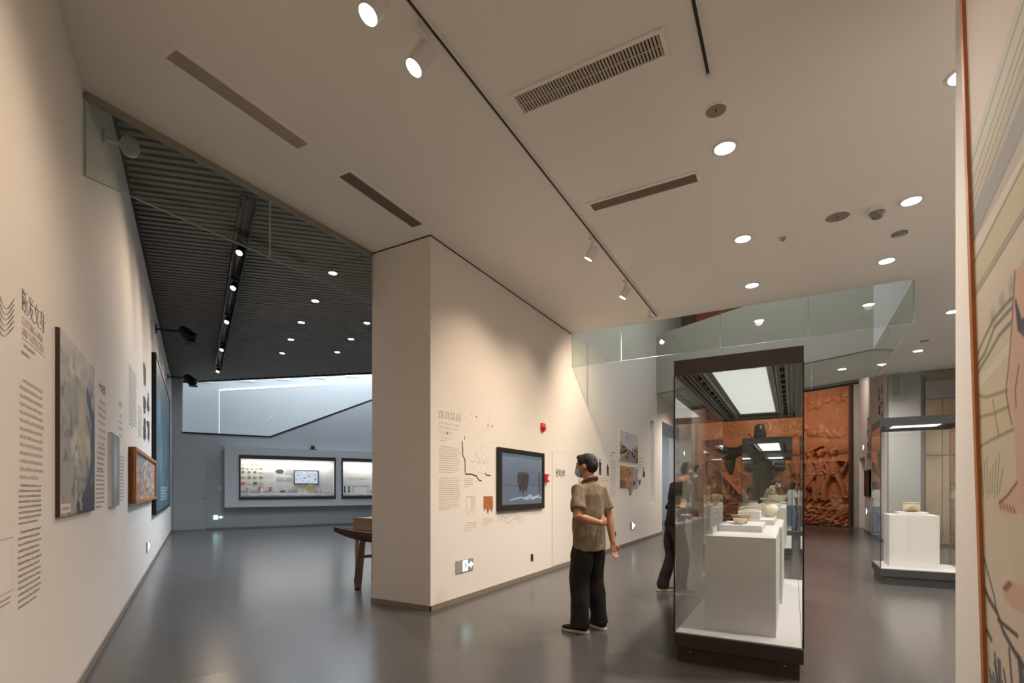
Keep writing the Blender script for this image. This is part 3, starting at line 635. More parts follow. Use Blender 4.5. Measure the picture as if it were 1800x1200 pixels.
pot('clay_jar', 'round cream jar on the wide slab, right of the block', jar_prof(.085, .16), (-.22, 6.36, 1.05), CLAY2)
pot('clay_disc', 'flat clay disc lying on the small white block', [(0, 0), (.07, 0), (.075, .008), (.07, .014), (0, .012)], (-.39, 5.85, 1.135), CLAY)
pot('clay_jar', 'grey round jar near the back of the foreground showcase', jar_prof(.13, .22), (-.45, 6.78, 1.0), GREYC)
lab = thing('label_stand', 'sloping stand of picture labels along the left edge of the front pedestal', 'label stand', (-.615, 4.35, 1.0))
st_ = MB().prism([(0, 0), (.05, 0), (.05, .05)], 0, .8); st_.v = [(x, z, y) for x, y, z in st_.v]; st_.f = [f[::-1] for f in st_.f]
obj('stand', st_, PLINTH, lab)
lab_c = mat('label_card', (236, 234, 232), .5, noise=(9, .02)); lab_p = mat('label_photo', (70, 68, 72), .5, noise=(30, .4))
for k_ in range(4):
    Mc = Matrix.Translation((.008, .06+k_*.2, .010)) @ Matrix.Rotation(math.radians(-45), 4, 'Y')
    c_ = obj('card', MB().box(0, .06, 0, .13, 0, .003), lab_c, lab, M=Mc); obj('photo', MB().box(.008, .05, .03, .09, .003, .0035), lab_p, c_)
# square showcase on the right
pedestal('white pedestal inside the square showcase beside the right pier', 1.235, 1.81, 9.10, 9.62, .99)
pedestal('low tray on the pedestal of the square showcase', 1.36, 1.70, 9.16, 9.5, 1.03, .99, name='display_tray')
fr = pot('pottery_fragment', 'pale pottery fragment with a notched lower edge in the square showcase', [(.06, 0), (.10, .02), (.105, .08), (.10, .12), (.108, .13), (.108, .14), (.092, .14), (.09, .12), (.09, .03), (.05, .012)], (1.53, 9.33, 1.03), CLAY, seg=32)
for v in fr.data.vertices:
    a = math.atan2(v.co.y, v.co.x)
    if v.co.z < .06: v.co.z += .055*max(0, math.cos(a+1.57))**2
# second and third showcase
for i, (y0, y1, yc) in enumerate(((11.2, 12.4, 11.7), (12.5, 13.8, 13.1))):
    wedge_pedestal('white pedestal in the second showcase, %s one' % ('front', 'rear')[i], -.70, -.12, y0, y1, 1.0)
    pedestal('low slab on the %s pedestal of the second showcase' % ('front', 'rear')[i], -.6, -.22, y0+.15, y1-.35, 1.06, 1.0, name='display_slab')
pot('clay_dish', 'shallow clay dish on the front slab of the second showcase', bowl_prof(.10, .05), (-.45, 11.55, 1.06), CLAY3)
pot('clay_bowl', 'wide white bowl with flaring rim in the second showcase', bowl_prof(.20, .17, .01, .35), (-.30, 12.85, 1.06), CLAY2)
pot('clay_bowl', 'low broken bowl beside the wide white bowl in the second showcase', bowl_prof(.16, .10), (-.52, 13.3, 1.06), CLAY, broken=True)
wedge_pedestal('white pedestal in the third showcase', -.72, -.15, 16.0, 17.3, 1.0)
pot('clay_jar', 'buff jar on the pedestal of the third showcase', jar_prof(.14, .24), (-.45, 16.5, 1.0), CLAY)
wedge_pedestal('white pedestal in the showcase behind the right pier', 2.95, 3.45, 11.5, 12.3, .95)
# ------------------------------------------------------------------ wall texts and pictures
def wall_text(name, label, F, x, y, mb, mt, cat='wall text', z=0.0):
    return obj(name, mb, mt, M=at(F, x, y, z), label=label, cat=cat)
def picture(name, label, cat, F, x, y, w, h, cv, depth=.03, frame_w=0, frame_m=None, edge=None, rough=.5, emission=0, fd=None, group=None):
    t = thing(name, label, cat, at(F, x, y), group)
    obj('board', MB().box(0, w, 0, h, 0, depth-.002), edge or WHITEM, t)
    obj('print', canvas_mesh('print', cv, frame_w, w-frame_w, frame_w, h-frame_w, depth), print_mat('print_'+name, rough, emission), t)
    if frame_w:
        fd = fd or depth+.012
        obj('frame', MB().box(0, w, 0, frame_w, 0, fd).box(0, w, h-frame_w, h, 0, fd).box(0, frame_w, frame_w, h-frame_w, 0, fd).box(w-frame_w, w, frame_w, h-frame_w, 0, fd), frame_m, t)
    return t
# --- left wall, near the camera
tt = thing('wall_title', 'blue-black Chinese title with an English line on the near left wall', 'wall text', at(F_L, -1.42, 2.18))
me = fit(text_mesh('断发文身', .13, bold=-.0032), .40)
obj('lettering', me, INK_T, tt, M=(0, .01, .001))
obj('lettering', fit(text_mesh('CUTTING HAIR', .062), .36), INK_L, tt, M=(0, -.055, .001)); obj('lettering', fit(text_mesh('AND TATTOOED', .062), .38), INK_L, tt, M=(0, -.105, .001))
obj('rule', MB().rect(0, .43, -.117, -.114, .001), INK, tt)
wall_text('wall_text', 'two short caption lines under the title on the near left wall', F_L, -1.43, 2.045, dashes(.24, .075, 2, 3), INK)
wall_text('wall_text', 'tall block of Chinese body text on the near left wall', F_L, -1.45, 1.88, dashes(.43, .49, 13, 4), INK_L)
wall_text('wall_text', 'block of English body text at the middle of the near left wall', F_L, -1.47, 1.385, dashes(.40, .20, 8, 5), INK)
wall_text('wall_text', 'slanting block of small English text low on the near left wall', F_L, -1.48, 1.17, dashes(.40, .37, 13, 6), INK)
wv = MB()
for i in range(6):
    wv.ribbon([(x*.05-.30, .03*math.sin(x*.9+i*.15)-i*.026+.09*(max(0, x-4)/4)**2-.02*(x-3)) for x in [q*.5 for q in range(0, 17)]], [.004+.0025*math.sin(q) for q in range(17)], .0012)
wall_text('wave_drawing', 'drawn wave lines at the left edge of the picture', F_L, -1.64, 2.19, wv, INK_T, 'drawing')
wall_text('outline_box', 'thin outlined box with caption lines low at the left edge', F_L, -2.05, .92, MB().ribbon([(0, 0), (0, .23), (.49, .23), (.49, 0)], .004, .001, True), INK, 'drawing')
wall_text('wall_text', 'caption under the thin outlined box at the left edge', F_L, -2.05, .90, dashes(.49, .06, 3, 9), INK)
# big satellite map board
cv = Canvas(140, 140, (158, 152, 144)); n1 = cv.noise(6, 6, 3); n2 = cv.noise(14, 14, 5); n3 = cv.noise(4, 4, 8)
cv.put(np.clip((n1-.5)*4, 0, 1)*.9, (206, 198, 186)); cv.put(np.clip((n2-.55)*5, 0, 1)*.85, (86, 86, 84)); cv.put(np.clip((n3-.55)*4, 0, 1)*.4, (170, 150, 120))
cv.ell(.56, .55, .16, .30, (196, 180, 140), .5, .8); cv.put(np.clip((cv.V-.72)*4, 0, 1)*.55, (206, 196, 184))
cv.poly([(.88, .58), (.84, .62), (.78, .68), (.72, .72), (.70, .78), (.75, .83), (.80, .76), (.84, .80), (.86, .72), (.92, .68), (.97, .72), (.99, .6), (1, .3), (1, 0), (.44, 0), (.40, .05), (.45, .10), (.50, .06), (.56, .10), (.70, .17), (.80, .26), (.86, .38), (.84, .48)], (44, 48, 66))
cv.poly([(.86, .17), (.88, .24), (.91, .25), (.90, .17)], (120, 124, 120)); cv.poly([(.50, .02), (.52, .08), (.58, .07), (.57, .02)], (150, 150, 146))
for k_ in range(26):
    u, v = rnd.uniform(.1, .8), rnd.uniform(.25, .9); cv.line([(u, v), (u+rnd.uniform(-.05, .05), v-rnd.uniform(.02, .10))], .004, (96, 92, 92), .7)
for k_ in range(10): cv.line([(.1+.06*k_, .78+.02*math.sin(k_)), (.13+.06*k_, .74)], .006, (190, 168, 90), .6)
cv.poly([(.02, .02), (.25, .02), (.25, .07), (.02, .07)], (222, 220, 214)); cv.line([(.06, .045), (.21, .045)], .008, (170, 110, 80), .8)
picture('map_board', 'large satellite map board with dark blue sea on the left wall', 'map', F_L, -.78, 1.20, 1.16, 1.09, cv, .022, edge=mat('dark_brown_edge', (64, 40, 34), .5, noise=(9, .1)))
# texts and small pieces along the left wall
wall_text('wall_text', 'small heading of Chinese characters right of the map board', F_L, .74, 2.27, glyphs(4, .085, 21, False, .12), INK_D)
wall_text('wall_text', 'short caption under the small heading right of the map board', F_L, .72, 2.12, dashes(.40, .42, 7, 11), INK_L)
wall_text('wall_text', 'text block right of the middle of the map board', F_L, .66, 1.72, dashes(.42, .22, 5, 12), INK)
wall_text('wall_text', 'lower text block between the map board and the grey panel', F_L, .60, 1.52, dashes(.46, .33, 9, 13), INK)
cv = Canvas(30, 40, (150, 146, 142)); cv.put(cv.noise(1, 9, 4)*.5, (100, 110, 112)); cv.ell(.5, .55, .35, .5, (190, 200, 202), .9, .9)
picture('grey_panel', 'narrow grey image panel between text blocks on the left wall', 'panel', F_L, 1.27, 1.20, .56, .69, cv, .025)
wall_text('wall_text', 'small heading above the text right of the grey panel', F_L, 2.0, 2.30, glyphs(3, .08, 22, False, .12), INK)
wall_text('wall_text', 'sparse vertical notes right of the grey panel', F_L, 2.0, 2.16, dashes(.30, .34, 5, 14), INK_L)
wall_text('wall_text', 'text block right of the grey panel', F_L, 1.95, 1.72, dashes(.50, .50, 14, 15), INK)
wall_text('wall_text', 'tall text block on the left wall above the oak framed painting', F_L, 2.92, 2.87, dashes(.95, .75, 17, 16), INK)
wall_text('wall_text', 'narrower text block beside the tall one above the oak framed painting', F_L, 4.05, 2.55, dashes(.55, .48, 12, 17), INK)
wall_text('vertical_lettering', 'bold dark brown vertical lettering left of the teal mural', F_L, 4.85, 3.32, glyphs(3, .39, 23, True, .27, 1.3), BROWN, 'wall text', .004)
wall_text('vertical_lettering', 'second, lower column of bold dark vertical lettering beside the mural', F_L, 5.50, 3.00, glyphs(2, .42, 24, True, .27, 1.3), BROWN, 'wall text', .004)
# oak framed abstract painting
cv = Canvas(150, 46, (176, 150, 134)); a_ = cv.noise(5, 4, 31, 5); b_ = cv.noise(8, 5, 33, 4); w_ = np.sin((cv.U*7+a_*10+cv.V*1.5)*1.3); w2 = np.sin((cv.U*9-b_*11+cv.V*3)*1.1)
cv.put(np.clip(w_, 0, 1)*.8, (156, 96, 84)); cv.put(np.clip(w2-.2, 0, 1), (128, 146, 158)); cv.put(np.clip(w_*w2*2-.7, 0, 1), (226, 214, 196)); cv.put(np.clip(-w_*b_*3-.9, 0, 1), (70, 70, 76)); cv.put(np.clip((b_-.62)*8, 0, 1), (186, 150, 92))
picture('abstract_painting', 'abstract painting in a deep orange oak frame on the left wall', 'painting', F_L, 2.88, 1.19, 3.6, .68, cv, .05, .045, OAK, OAK, fd=.075)
# teal mural
cv = Canvas(130, 90, (56, 92, 106)); a_ = cv.noise(24, 4, 41, 4); b_ = cv.noise(5, 5, 43, 4)
cv.put(np.clip((a_-.45)*3, 0, 1)*.55, (112, 156, 166)); cv.put(np.clip((b_-.5)*3, 0, 1)*.6, (36, 64, 78)); cv.put(np.clip((cv.V-.55)*2, 0, 1)*.5, (30, 58, 84)); cv.ell(.18, .68, .12, .16, (120, 160, 184), .6, .55); cv.ell(.6, .45, .05, .22, (130, 160, 164), .8, .5)
for k_ in range(5): cv.line([(.28, .16-.022*k_), (.28+.5*rnd.uniform(.7, 1), .165-.022*k_)], .006, (190, 206, 208), .7)
picture('teal_mural', 'very large dark teal mural board at the far end of the left wall', 'mural', F_L, 6.55, .90, 5.9, 2.95, cv, .06, .05, mat('mural_edge', (32, 36, 36), .5, noise=(9, .1)), BLACK)
def exit_sign(label, F, x, y, w=.36, h=.16, plate=True):
    t = thing('exit_sign', label, 'exit sign', at(F, x, y), 'lit exit signs')
    if plate: obj('plate', MB().box(0, w, 0, h, 0, .012), mat('sign_plate_grey', (176, 166, 154), .45, .2, noise=(12, .05)), t, bevel=.004)
    em = mat('exit_glow', (210, 255, 250), .5, emit=((205, 250, 245), 2.2), noise=(3, .01)); dk = mat('exit_green_dark', (52, 84, 80), .5, noise=(3, .01))
    o = w*.38
    obj('lit_panel', MB().box(o, o+w*.26, h*.08, h*.92, .012, .015), em, t)
    rm = MB().ribbon([(o+w*.16, h*.72), (o+w*.12, h*.45), (o+w*.06, h*.20)], h*.10, .016).ribbon([(o+w*.12, h*.48), (o+w*.19, h*.36), (o+w*.18, h*.16)], h*.10, .016).ribbon([(o+w*.07, h*.62), (o+w*.16, h*.64), (o+w*.21, h*.50)], h*.08, .0162)
    rm.ribbon([(o+w*.165, h*.78), (o+w*.165, h*.88)], h*.13, .0163)
    obj('running_figure', rm, dk, t)
    obj('arrow', MB().box(o+w*.30, o+w*.46, h*.42, h*.58, .012, .015).prism([(o+w*.44, h*.25), (o+w*.60, h*.5), (o+w*.44, h*.75)], .012, .0155), em, t)
exit_sign('steel exit sign with running figure and arrow low on the partition near its corner', F_B, 4.905, .345, .37, .155)
exit_sign('small lit exit sign low on the far part of the partition', F_B, 12.3, .35, .4, .19)
exit_sign('small lit exit sign low on the left wall under the oak framed painting', F_L, 5.4, .33, .5, .17)
exit_sign('lit exit sign low on the gallery back wall beside the door', F_K, 1.0, .33, .46, .16, False)
exit_sign('small lit exit sign low beside the doorway next to the relief', F_T, -19.75, .55, .5, .22)
exit_sign('small exit sign above the doorway next to the relief', F_T, -20.6, 2.65, .5, .22)
# --- partition wall
tb = thing('wall_title', 'dark Chinese title with English lines beneath at the corner of the partition', 'wall text', at(F_B, 4.58, 2.17))
obj('lettering', fit(text_mesh('炊具异同', .115, bold=-.0026), .43), INK_D, tb, M=(0, .01, .001))
for i, (s_, w) in enumerate((('SIMILARITIES AND', .42), ('DIFFERENCES OF', .38), ('COOKWARE', .27))): obj('lettering', fit(text_mesh(s_, .055), w), INK_L, tb, M=(0, -.06-i*.052, .001))
obj('rule', MB().rect(0, .42, -.178, -.176, .001), INK_L, tb)
wall_text('wall_text', 'two short lines under the cookware title', F_B, 4.58, 1.965, dashes(.27, .065, 2, 31), INK_L)
wall_text('wall_text', 'Chinese body text under the cookware title', F_B, 4.58, 1.86, dashes(.43, .32, 12, 32), INK_L)
wall_text('wall_text', 'English body text low under the cookware title', F_B, 4.58, 1.50, dashes(.43, .39, 16, 33), INK_L)
ch = [(0, .40), (.12, .42), (.20, .49), (.30, .50), (.34, .42), (.44, .33), (.60, .30), (.70, .38), (.80, .46), (.90, .42), (.97, .33), (.93, .25), (.86, .22), (.82, .15), (.84, .05), (.80, -.05), (.72, -.10), (.60, -.13), (.55, -.10), (.45, -.08), (.40, 0), (.28, .02), (.16, .10), (.08, .2), (.02, .3)]
cm = MB().ribbon(ch, .003, .001, True).ribbon([(.50, -.16), (.56, -.2), (.62, -.17)], .003).ribbon([(.86, -.24), (.92, -.23), (.97, -.22)], .004)
cm.ribbon([(.84, 0), (.83, -.15)], .002)
mp = thing('outline_map', 'faint outline map drawn high on the partition near its corner', 'drawing', at(F_B, 4.83, 2.22))
obj('outline', cm, INK_L, mp)
obj('marker', MB().box(.52, .535, .06, .08, 0, .002).box(.80, .815, -.02, 0, 0, .002), INK_D, mp)
obj('caption', dashes(.14, .04, 1, 41), INK, mp, M=(.36, .10, 0)); obj('caption', dashes(.17, .04, 1, 42), INK, mp, M=(.83, -.0, 0))
rv = thing('river_map', 'small site map with a bold dark river line on the partition', 'drawing', at(F_B, 5.04, 1.45))
obj('river_line', MB().ribbon([(0, .50), (.015, .40), (.015, .33), (.06, .28), (.07, .12), (.07, .10), (.22, .10), (.32, .08), (.38, .03), (.44, .02)], .018, .0015).ribbon([(.52, .13), (.56, .10), (.66, .095)], .014, .0015), INK_D, rv)
dots = MB(); rr = random.Random(5)
for k_ in range(46): x, y = rr.gauss(.36, .10), rr.gauss(.28, .08); dots.rect(x, x+.014, y, y+.01, .0012)
obj('site_marks', dots, mat('orange_site_ink', (196, 148, 120), .8, noise=(20, .2)), rv)
obj('caption', dashes(.2, .03, 1, 43), INK, rv, M=(.45, .27, 0)); obj('north_arrow', MB().rect(.05, .06, .52, .57, .001), INK_D, rv)
wall_text('wall_text', 'short key lines below the small site map', F_B, 5.09, 1.50, dashes(.20, .125, 5, 34), INK_L)
pd = MB()
prf = [(0, .22), (-.01, .20), (.01, .12), (.0, .06), (.03, 0), (.07, .05), (.10, .03), (.115, .09), (.14, .03), (.18, .01), (.20, .08), (.20, .16), (.19, .22)]
pd.ribbon(prf, .005, .001, True).ribbon([(.11, .22), (.11, .10)], .003).ribbon([(.0, .205), (.19, .205)], .002)
for k_ in range(6): pd.ribbon([(.12+.012*k_, .20), (.12+.012*k_, .08)], .002)
wall_text('pot_drawing', 'line drawing of a three-legged pot on the partition', F_B, 5.13, 1.05, pd, INK, 'drawing')
pp = MB().prism([(0, .23), (.005, .19), (.0, .10), (.02, .03), (.05, .08), (.08, .06), (.11, 0), (.15, .07), (.18, .05), (.21, .02), (.235, .10), (.23, .19), (.225, .23)], 0, .006)
wall_text('pot_photo', 'copper coloured picture of a three-legged pot on the partition', F_B, 5.525, 1.04, pp, mat('copper_pot_print', (176, 104, 60), .6, noise=(9, .55)), 'picture')
wall_text('wall_text', 'caption lines under the pot drawing', F_B, 5.09, .95, dashes(.28, .12, 4, 35), INK_L); wall_text('wall_text', 'caption lines under the copper pot picture', F_B, 5.50, .98, dashes(.28, .11, 4, 36), INK_L)
wv = MB()
for k_ in range(4): wv.ribbon([(.05*q, .11+.035*math.sin(q*.75+.3*k_)+.035*k_-.004*q*(k_ % 2)) for q in range(k_, 18-k_)], .006, .001)
wall_text('wave_drawing', 'drawn wave lines under the wall screen', F_B, 5.86, .80, wv, INK_L, 'drawing')
# wall screen
cv = Canvas(150, 100, (112, 122, 134)); cv.put(np.clip((cv.V-.5)*2, 0, 1)*.8, (150, 160, 174)); cv.put(cv.noise(3, 5, 51)*.35, (90, 98, 108)); cv.line([(0, .40), (.3, .37), (.6, .40), (1, .38)], .012, (84, 92, 100), .8)
cv.line([(.2, .10), (.45, .14), (.6, .10), (.8, .15), (1, .12)], .014, (205, 214, 224), .8); cv.line([(.55, .12), (.68, .18), (.75, .1), (.9, .17)], .02, (215, 222, 230), .8)
cv.poly([(.36, .63), (.355, .52), (.37, .40), (.40, .30), (.425, .20), (.45, .31), (.48, .24), (.495, .14), (.52, .27), (.55, .30), (.575, .21), (.60, .33), (.635, .46), (.64, .56), (.635, .63)], (62, 58, 56)); cv.ell(.5, .63, .14, .035, (86, 82, 80), .4); cv.ell(.42, .47, .03, .12, (84, 80, 78), .8, .7)
cv.poly([(.90, .22), (.955, .22), (.955, .66), (.90, .66)], (70, 78, 88), .7); cv.poly([(0, .93), (1, .93), (1, 1), (0, 1)], (70, 96, 110), .5)
tv = thing('wall_screen', 'black framed wall screen showing a three-legged pot', 'screen', at(F_B, 5.85, 1.058))
obj('housing', MB().box(0, 1.44, 0, .88, 0, .035), mat('screen_bezel_dark', (36, 33, 30), .25, .3, noise=(20, .1)), tv, bevel=.006)
obj('bezel', MB().box(0, 1.44, 0, .085, .035, .043).box(0, 1.44, .81, .88, .035, .043).box(0, .09, .085, .81, .035, .043).box(1.35, 1.44, .085, .81, .035, .043), mat('screen_bezel_edge', (58, 54, 48), .2, .6, noise=(20, .1)), tv)
obj('display', canvas_mesh('display', cv, .09, 1.35, .085, .81, .0365), print_mat('screen_picture', .25, .5), tv)
# fire alarm devices, hydrant door, sockets
RED = mat('alarm_red', (206, 40, 40), .35, noise=(9, .05))
al = thing('fire_alarm', 'red fire alarm sounder on the partition above the screen', 'fire alarm', at(F_B, 7.23, 2.28))
obj('case', MB().lathe([(.075, 0), (.07, .03), (.05, .05), (0, .055)], 24).xf(Matrix.Translation((.06, .08, 0))).box(.0, .12, .02, .15, 0, .02), RED, al, smooth=True, bevel=.003)
obj('grill', MB().box(.03, .09, .03, .06, .02, .035), mat('alarm_dark_red', (150, 30, 34), .5, noise=(60, .3)), al); obj('sign_plate', MB().box(.04, .08, .075, .105, .05, .058), mat('alarm_yellow', (206, 180, 90), .5, noise=(9, .05)), al)
al = thing('fire_call_point', 'red square fire call point between the screen and the hydrant door', 'call point', at(F_B, 7.36, 1.48))
obj('case', MB().box(0, .12, 0, .13, 0, .04), RED, al, bevel=.006); obj('glass_plate', MB().box(.055, .105, .035, .095, .04, .044), WHITEM, al); obj('key_tag', MB().box(.015, .05, -.05, -.005, .0, .02), mat('tag_beige', (200, 180, 160), .6, noise=(9, .05)), al)
hy = thing('hydrant_door', 'flush white fire hydrant cabinet door with dark lettering', 'cabinet door', at(F_B, 7.66, .07))
obj('leaf', MB().box(.006, .722, .006, 1.928, 0, .005), PAINT, hy); obj('gap', MB().ribbon([(0, 0), (.728, 0), (.728, 1.934), (0, 1.934)], .007, .001, True), PAINT_D, hy)
obj('lettering', fit(text_mesh('消火栓', .13, bold=.001), .28), INK_D, hy, M=(.26, 1.53, .006))
hi = MB().ribbon([(.155, 1.51), (.235, 1.51), (.235, 1.64), (.155, 1.64)], .014, .006, True).ribbon([(.175, 1.54), (.215, 1.58), (.215, 1.61)], .02, .006).ribbon([(.175, 1.60), (.195, 1.57)], .02, .006)
obj('hydrant_symbol', hi, INK_D, hy); obj('lettering_line', dashes(.20, .035, 1, 51), INK_D, hy, M=(.30, 1.505, .005))
for x, y, lb in ((6.88, .25, 'low on the partition below the wall screen'), (11.06, .29, 'low on the partition behind the standing man')):
    t = thing('wall_socket', 'dark wall socket plate %s' % lb, 'socket', at(F_B, x, y)); obj('plate', MB().box(0, .075, 0, .11, 0, .01), mat('socket_dark', (70, 62, 56), .4, noise=(9, .1)), t, bevel=.003); obj('socket_face', MB().box(.018, .057, .03, .08, .01, .013), BLACK, t)
# far half of the partition: photographs and small prints
cv = Canvas(60, 60, (206, 204, 206)); cv.put(np.clip((cv.noise(4, 4, 61)-.45)*4, 0, 1)*np.clip((cv.V-.5)*3, 0, 1)*np.clip(1.3-cv.U*1.6, 0, 1), (134, 164, 206))
tx = cv.noise(20, 24, 63, 3); L_ = np.clip((.62-.40*cv.U-cv.V)*30, 0, 1)*(cv.U < .5); R_ = np.clip((.12+.5*cv.U-cv.V+.06*np.sin(cv.U*40))*20, 0, 1)*(cv.U > .58)
cv.put(np.clip(L_+R_, 0, 1), (92, 66, 52)); cv.put(np.clip(L_+R_, 0, 1)*np.clip((tx-.5)*7, 0, 1), (206, 186, 164)); cv.put(np.clip(L_+R_, 0, 1)*np.clip((.42-tx)*9, 0, 1), (40, 32, 32))
cv.poly([(.50, .36), (.56, .36), (.95, 0), (.35, 0)], (136, 140, 148)); cv.poly([(0, .16), (.46, .36), (.5, .36), (.12, 0), (0, 0)], (196, 170, 134)); cv.line([(.05, .0), (.47, .34)], .012, (88, 62, 44)); cv.line([(.98, 0), (.58, .36)], .02, (70, 54, 46)); cv.ell(.52, .40, .03, .05, (80, 100, 130), .4)
picture('photograph', 'photograph of a canal town under blue sky on the far partition', 'photograph', F_B, 11.39, 2.04, 1.56, .71, cv, .02)
cv = Canvas(60, 46, (172, 138, 98)); tx = cv.noise(6, 6, 65, 4); cv.put(np.clip((tx-.5)*4, 0, 1), (206, 174, 130)); cv.ell(.33, .68, .34, .22, (150, 108, 68), .3, .8); cv.ell(.36, .68, .24, .14, (190, 142, 92), .4); cv.ell(.33, .66, .03, .04, (84, 64, 52)); cv.ell(.48, .68, .04, .05, (84, 64, 52)); cv.poly([(0, 0), (.30, 0), (.30, .25), (.18, .36), (0, .36)], (128, 100, 76))
cv.poly([(.68, .0), (1, 0), (1, 1), (.68, 1)], (176, 170, 168)); cv.ell(.77, .24, .07, .13, (44, 54, 84), .4); cv.line([(.9, .3), (.96, .9)], .01, (120, 116, 116))
picture('photograph', 'brown excavation photograph under the canal town photograph', 'photograph', F_B, 11.39, 1.40, 1.56, .52, cv, .02)
wall_text('stone_axe_print', 'cut-out print of a pale stone blade below the excavation photograph', F_B, 12.18, 1.22, MB().prism([(.1, .36), (.02, .28), (0, .12), (.08, 0), (.2, .02), (.28, .16), (.25, .3)], 0, .004), mat('stone_blade_print', (168, 140, 110), .6, noise=(9, .4)), 'picture', .0205)
wall_text('heart_print', 'small heart shaped jade print on the far partition', F_B, 13.05, 1.45, MB().prism([(.12, 0), (.02, .10), (0, .18), (.06, .17), (.12, .13), (.18, .17), (.26, .18), (.24, .10)], 0, .004), mat('jade_print', (104, 92, 74), .6, noise=(9, .4)), 'picture')
wall_text('figure_print', 'small dark seated figure print near the slit in the partition', F_B, 13.5, 1.70, MB().prism([(0, 0), (.2, 0), (.22, .1), (.14, .16), (.12, .3), (.08, .16), (.02, .1)], 0, .004), INK_D, 'picture')
wall_text('wall_text', 'text column left of the canal town photograph', F_B, 10.72, 2.02, dashes(.42, .85, 18, 52), INK_L); wall_text('wall_text', 'small heading above the text column left of the photographs', F_B, 10.72, 2.20, dashes(.42, .14, 2, 53), INK)
for i, (x, y, h_) in enumerate(((10.0, 1.66, .34), (10.5, 1.66, .25))):
    wall_text('figurine_print', 'small dark standing figurine print behind the man\'s head, %s one' % ('larger', 'smaller')[i], F_B, x, y, MB().prism([(0, 0), (.05, 0), (.07, h_*.4), (.09, 0), (.14, 0), (.12, h_*.6), (.16, h_*.75), (.09, h_*.8), (.09, h_), (.04, h_), (.03, h_*.8), (-.02, h_*.7), (.02, h_*.55)], 0, .004), INK_D, 'picture')
wall_text('wall_text', 'caption lines under the figurine prints', F_B, 9.95, 1.60, dashes(.7, .12, 3, 54), INK_L)
wall_text('triangle_drawing', 'faint triangular ornament drawing above the figurine prints', F_B, 10.2, 2.12, MB().ribbon([(0, .16), (.2, .02), (.4, .16), (.2, .09)], .012, .001, True), INK_L, 'drawing')
wall_text('small_notes', 'faint drawing notes right of the photographs', F_B, 13.0, 2.2, dashes(.5, .4, 5, 55), INK_L)
cv = Canvas(24, 26, (214, 206, 196)); cv.poly([(0, .7), (1, .6), (1, .8), (0, .9)], (190, 150, 122)); cv.poly([(.2, .1), (.8, .1), (.6, .6)], (120, 112, 108))
picture('photograph', 'small pale photograph half hidden by the standing man', 'photograph', F_B, 8.85, 1.03, .5, .55, cv, .012)
# --- lettering wall and pier painting
wall_text('vertical_lettering', 'tall dark vertical lettering high on the wall near the relief', F_T, -17.0, 4.15, glyphs(3, .40, 71, True, .17), BROWN, z=.004); wall_text('vertical_lettering', 'second tall column of vertical lettering high on the wall near the relief', F_T, -16.5, 4.15, glyphs(4, .32, 72, True, .15), BROWN, z=.004)
wall_text('wall_text', 'smaller vertical notes under the high lettering near the relief', F_T, -17.2, 3.2, glyphs(5, .10, 73, True, .14), BROWN, z=.004)
wall_text('vertical_lettering', 'lower dark vertical lettering beside the right showcase', F_T, -19.3, 3.65, glyphs(4, .34, 74, True, .17), BROWN, z=.004); wall_text('vertical_lettering', 'short second column of the lower vertical lettering', F_T, -18.75, 3.0, glyphs(3, .24, 75, True, .16), BROWN, z=.004)
cv = Canvas(20, 30, (92, 64, 50)); cv.put(cv.noise(4, 6, 77)*.8, (60, 40, 32)); cv.line([(.1, .5), (.9, .5)], .02, (120, 90, 70))
picture('dark_relief_board', 'dark brown board hung on the lettering wall', 'board', F_T, -19.6, 1.14, 1.15, .82, cv, .05, .04, CHAR)
# large painting on the pier: pale ground, slanting rock strokes, tattooed arm, feet, dark leaves
cv = Canvas(300, 900, (208, 194, 174)); asp = .49; ns_ = cv.noise(6, 10, 81); n5 = cv.noise(30, 60, 83, 3); cv.V = cv.V*1.1176-.1176
cv.put(np.clip((cv.V-.44)*5, 0, 1)*.8, (210, 200, 188)); cv.put(np.clip(.30-np.abs(cv.V-.31)*2.0, 0, 1)*1.6, (192, 178, 140)); cv.put(np.clip((ns_-.5)*2, 0, 1)*.35, (186, 168, 140)); cv.put(np.clip(.10-cv.V, 0, 1)*2.0, (196, 178, 156))
cv.poly([(-0.014, 0.6387), (0.753, 0.7816), (0.736, 0.7357), (-0.019, 0.6049)], (178, 182, 168), 0.6)
cv.poly([(-0.02, 0.5996), (0.736, 0.735), (0.729, 0.7154), (-0.026, 0.562)], (182, 172, 148), 0.75)
cv.poly([(-0.026, 0.562), (0.729, 0.7154), (0.707, 0.6553), (-0.027, 0.5545)], (160, 154, 138), 0.7)
cv.poly([(-0.027, 0.5545), (0.707, 0.6553), (0.693, 0.6177), (-0.031, 0.5274)], (136, 136, 132), 0.8)
cv.poly([(-0.029, 0.541), (0.684, 0.5936), (0.676, 0.5725), (-0.032, 0.5244)], (150, 148, 142), 0.5)
cv.poly([(-0.036, 0.5004), (0.678, 0.5786), (0.657, 0.5214), (-0.042, 0.4582)], (190, 182, 148), 0.8)
cv.line([(-0.016, 0.6222), (0.38, 0.6951), (0.748, 0.7681)], 0.0016, (120, 116, 100), .7, asp)
cv.line([(-0.02, 0.6011), (0.374, 0.6703), (0.738, 0.7395)], 0.0016, (120, 116, 100), .7, asp)
cv.line([(-0.023, 0.5823), (0.369, 0.6553), (0.734, 0.7282)], 0.0014, (120, 116, 100), .7, asp)
cv.line([(-0.025, 0.5695), (0.366, 0.6417), (0.728, 0.7139)], 0.0014, (120, 116, 100), .7, asp)
cv.line([(-0.027, 0.5545), (0.361, 0.6237), (0.721, 0.6929)], 0.0018, (120, 116, 100), .7, asp)
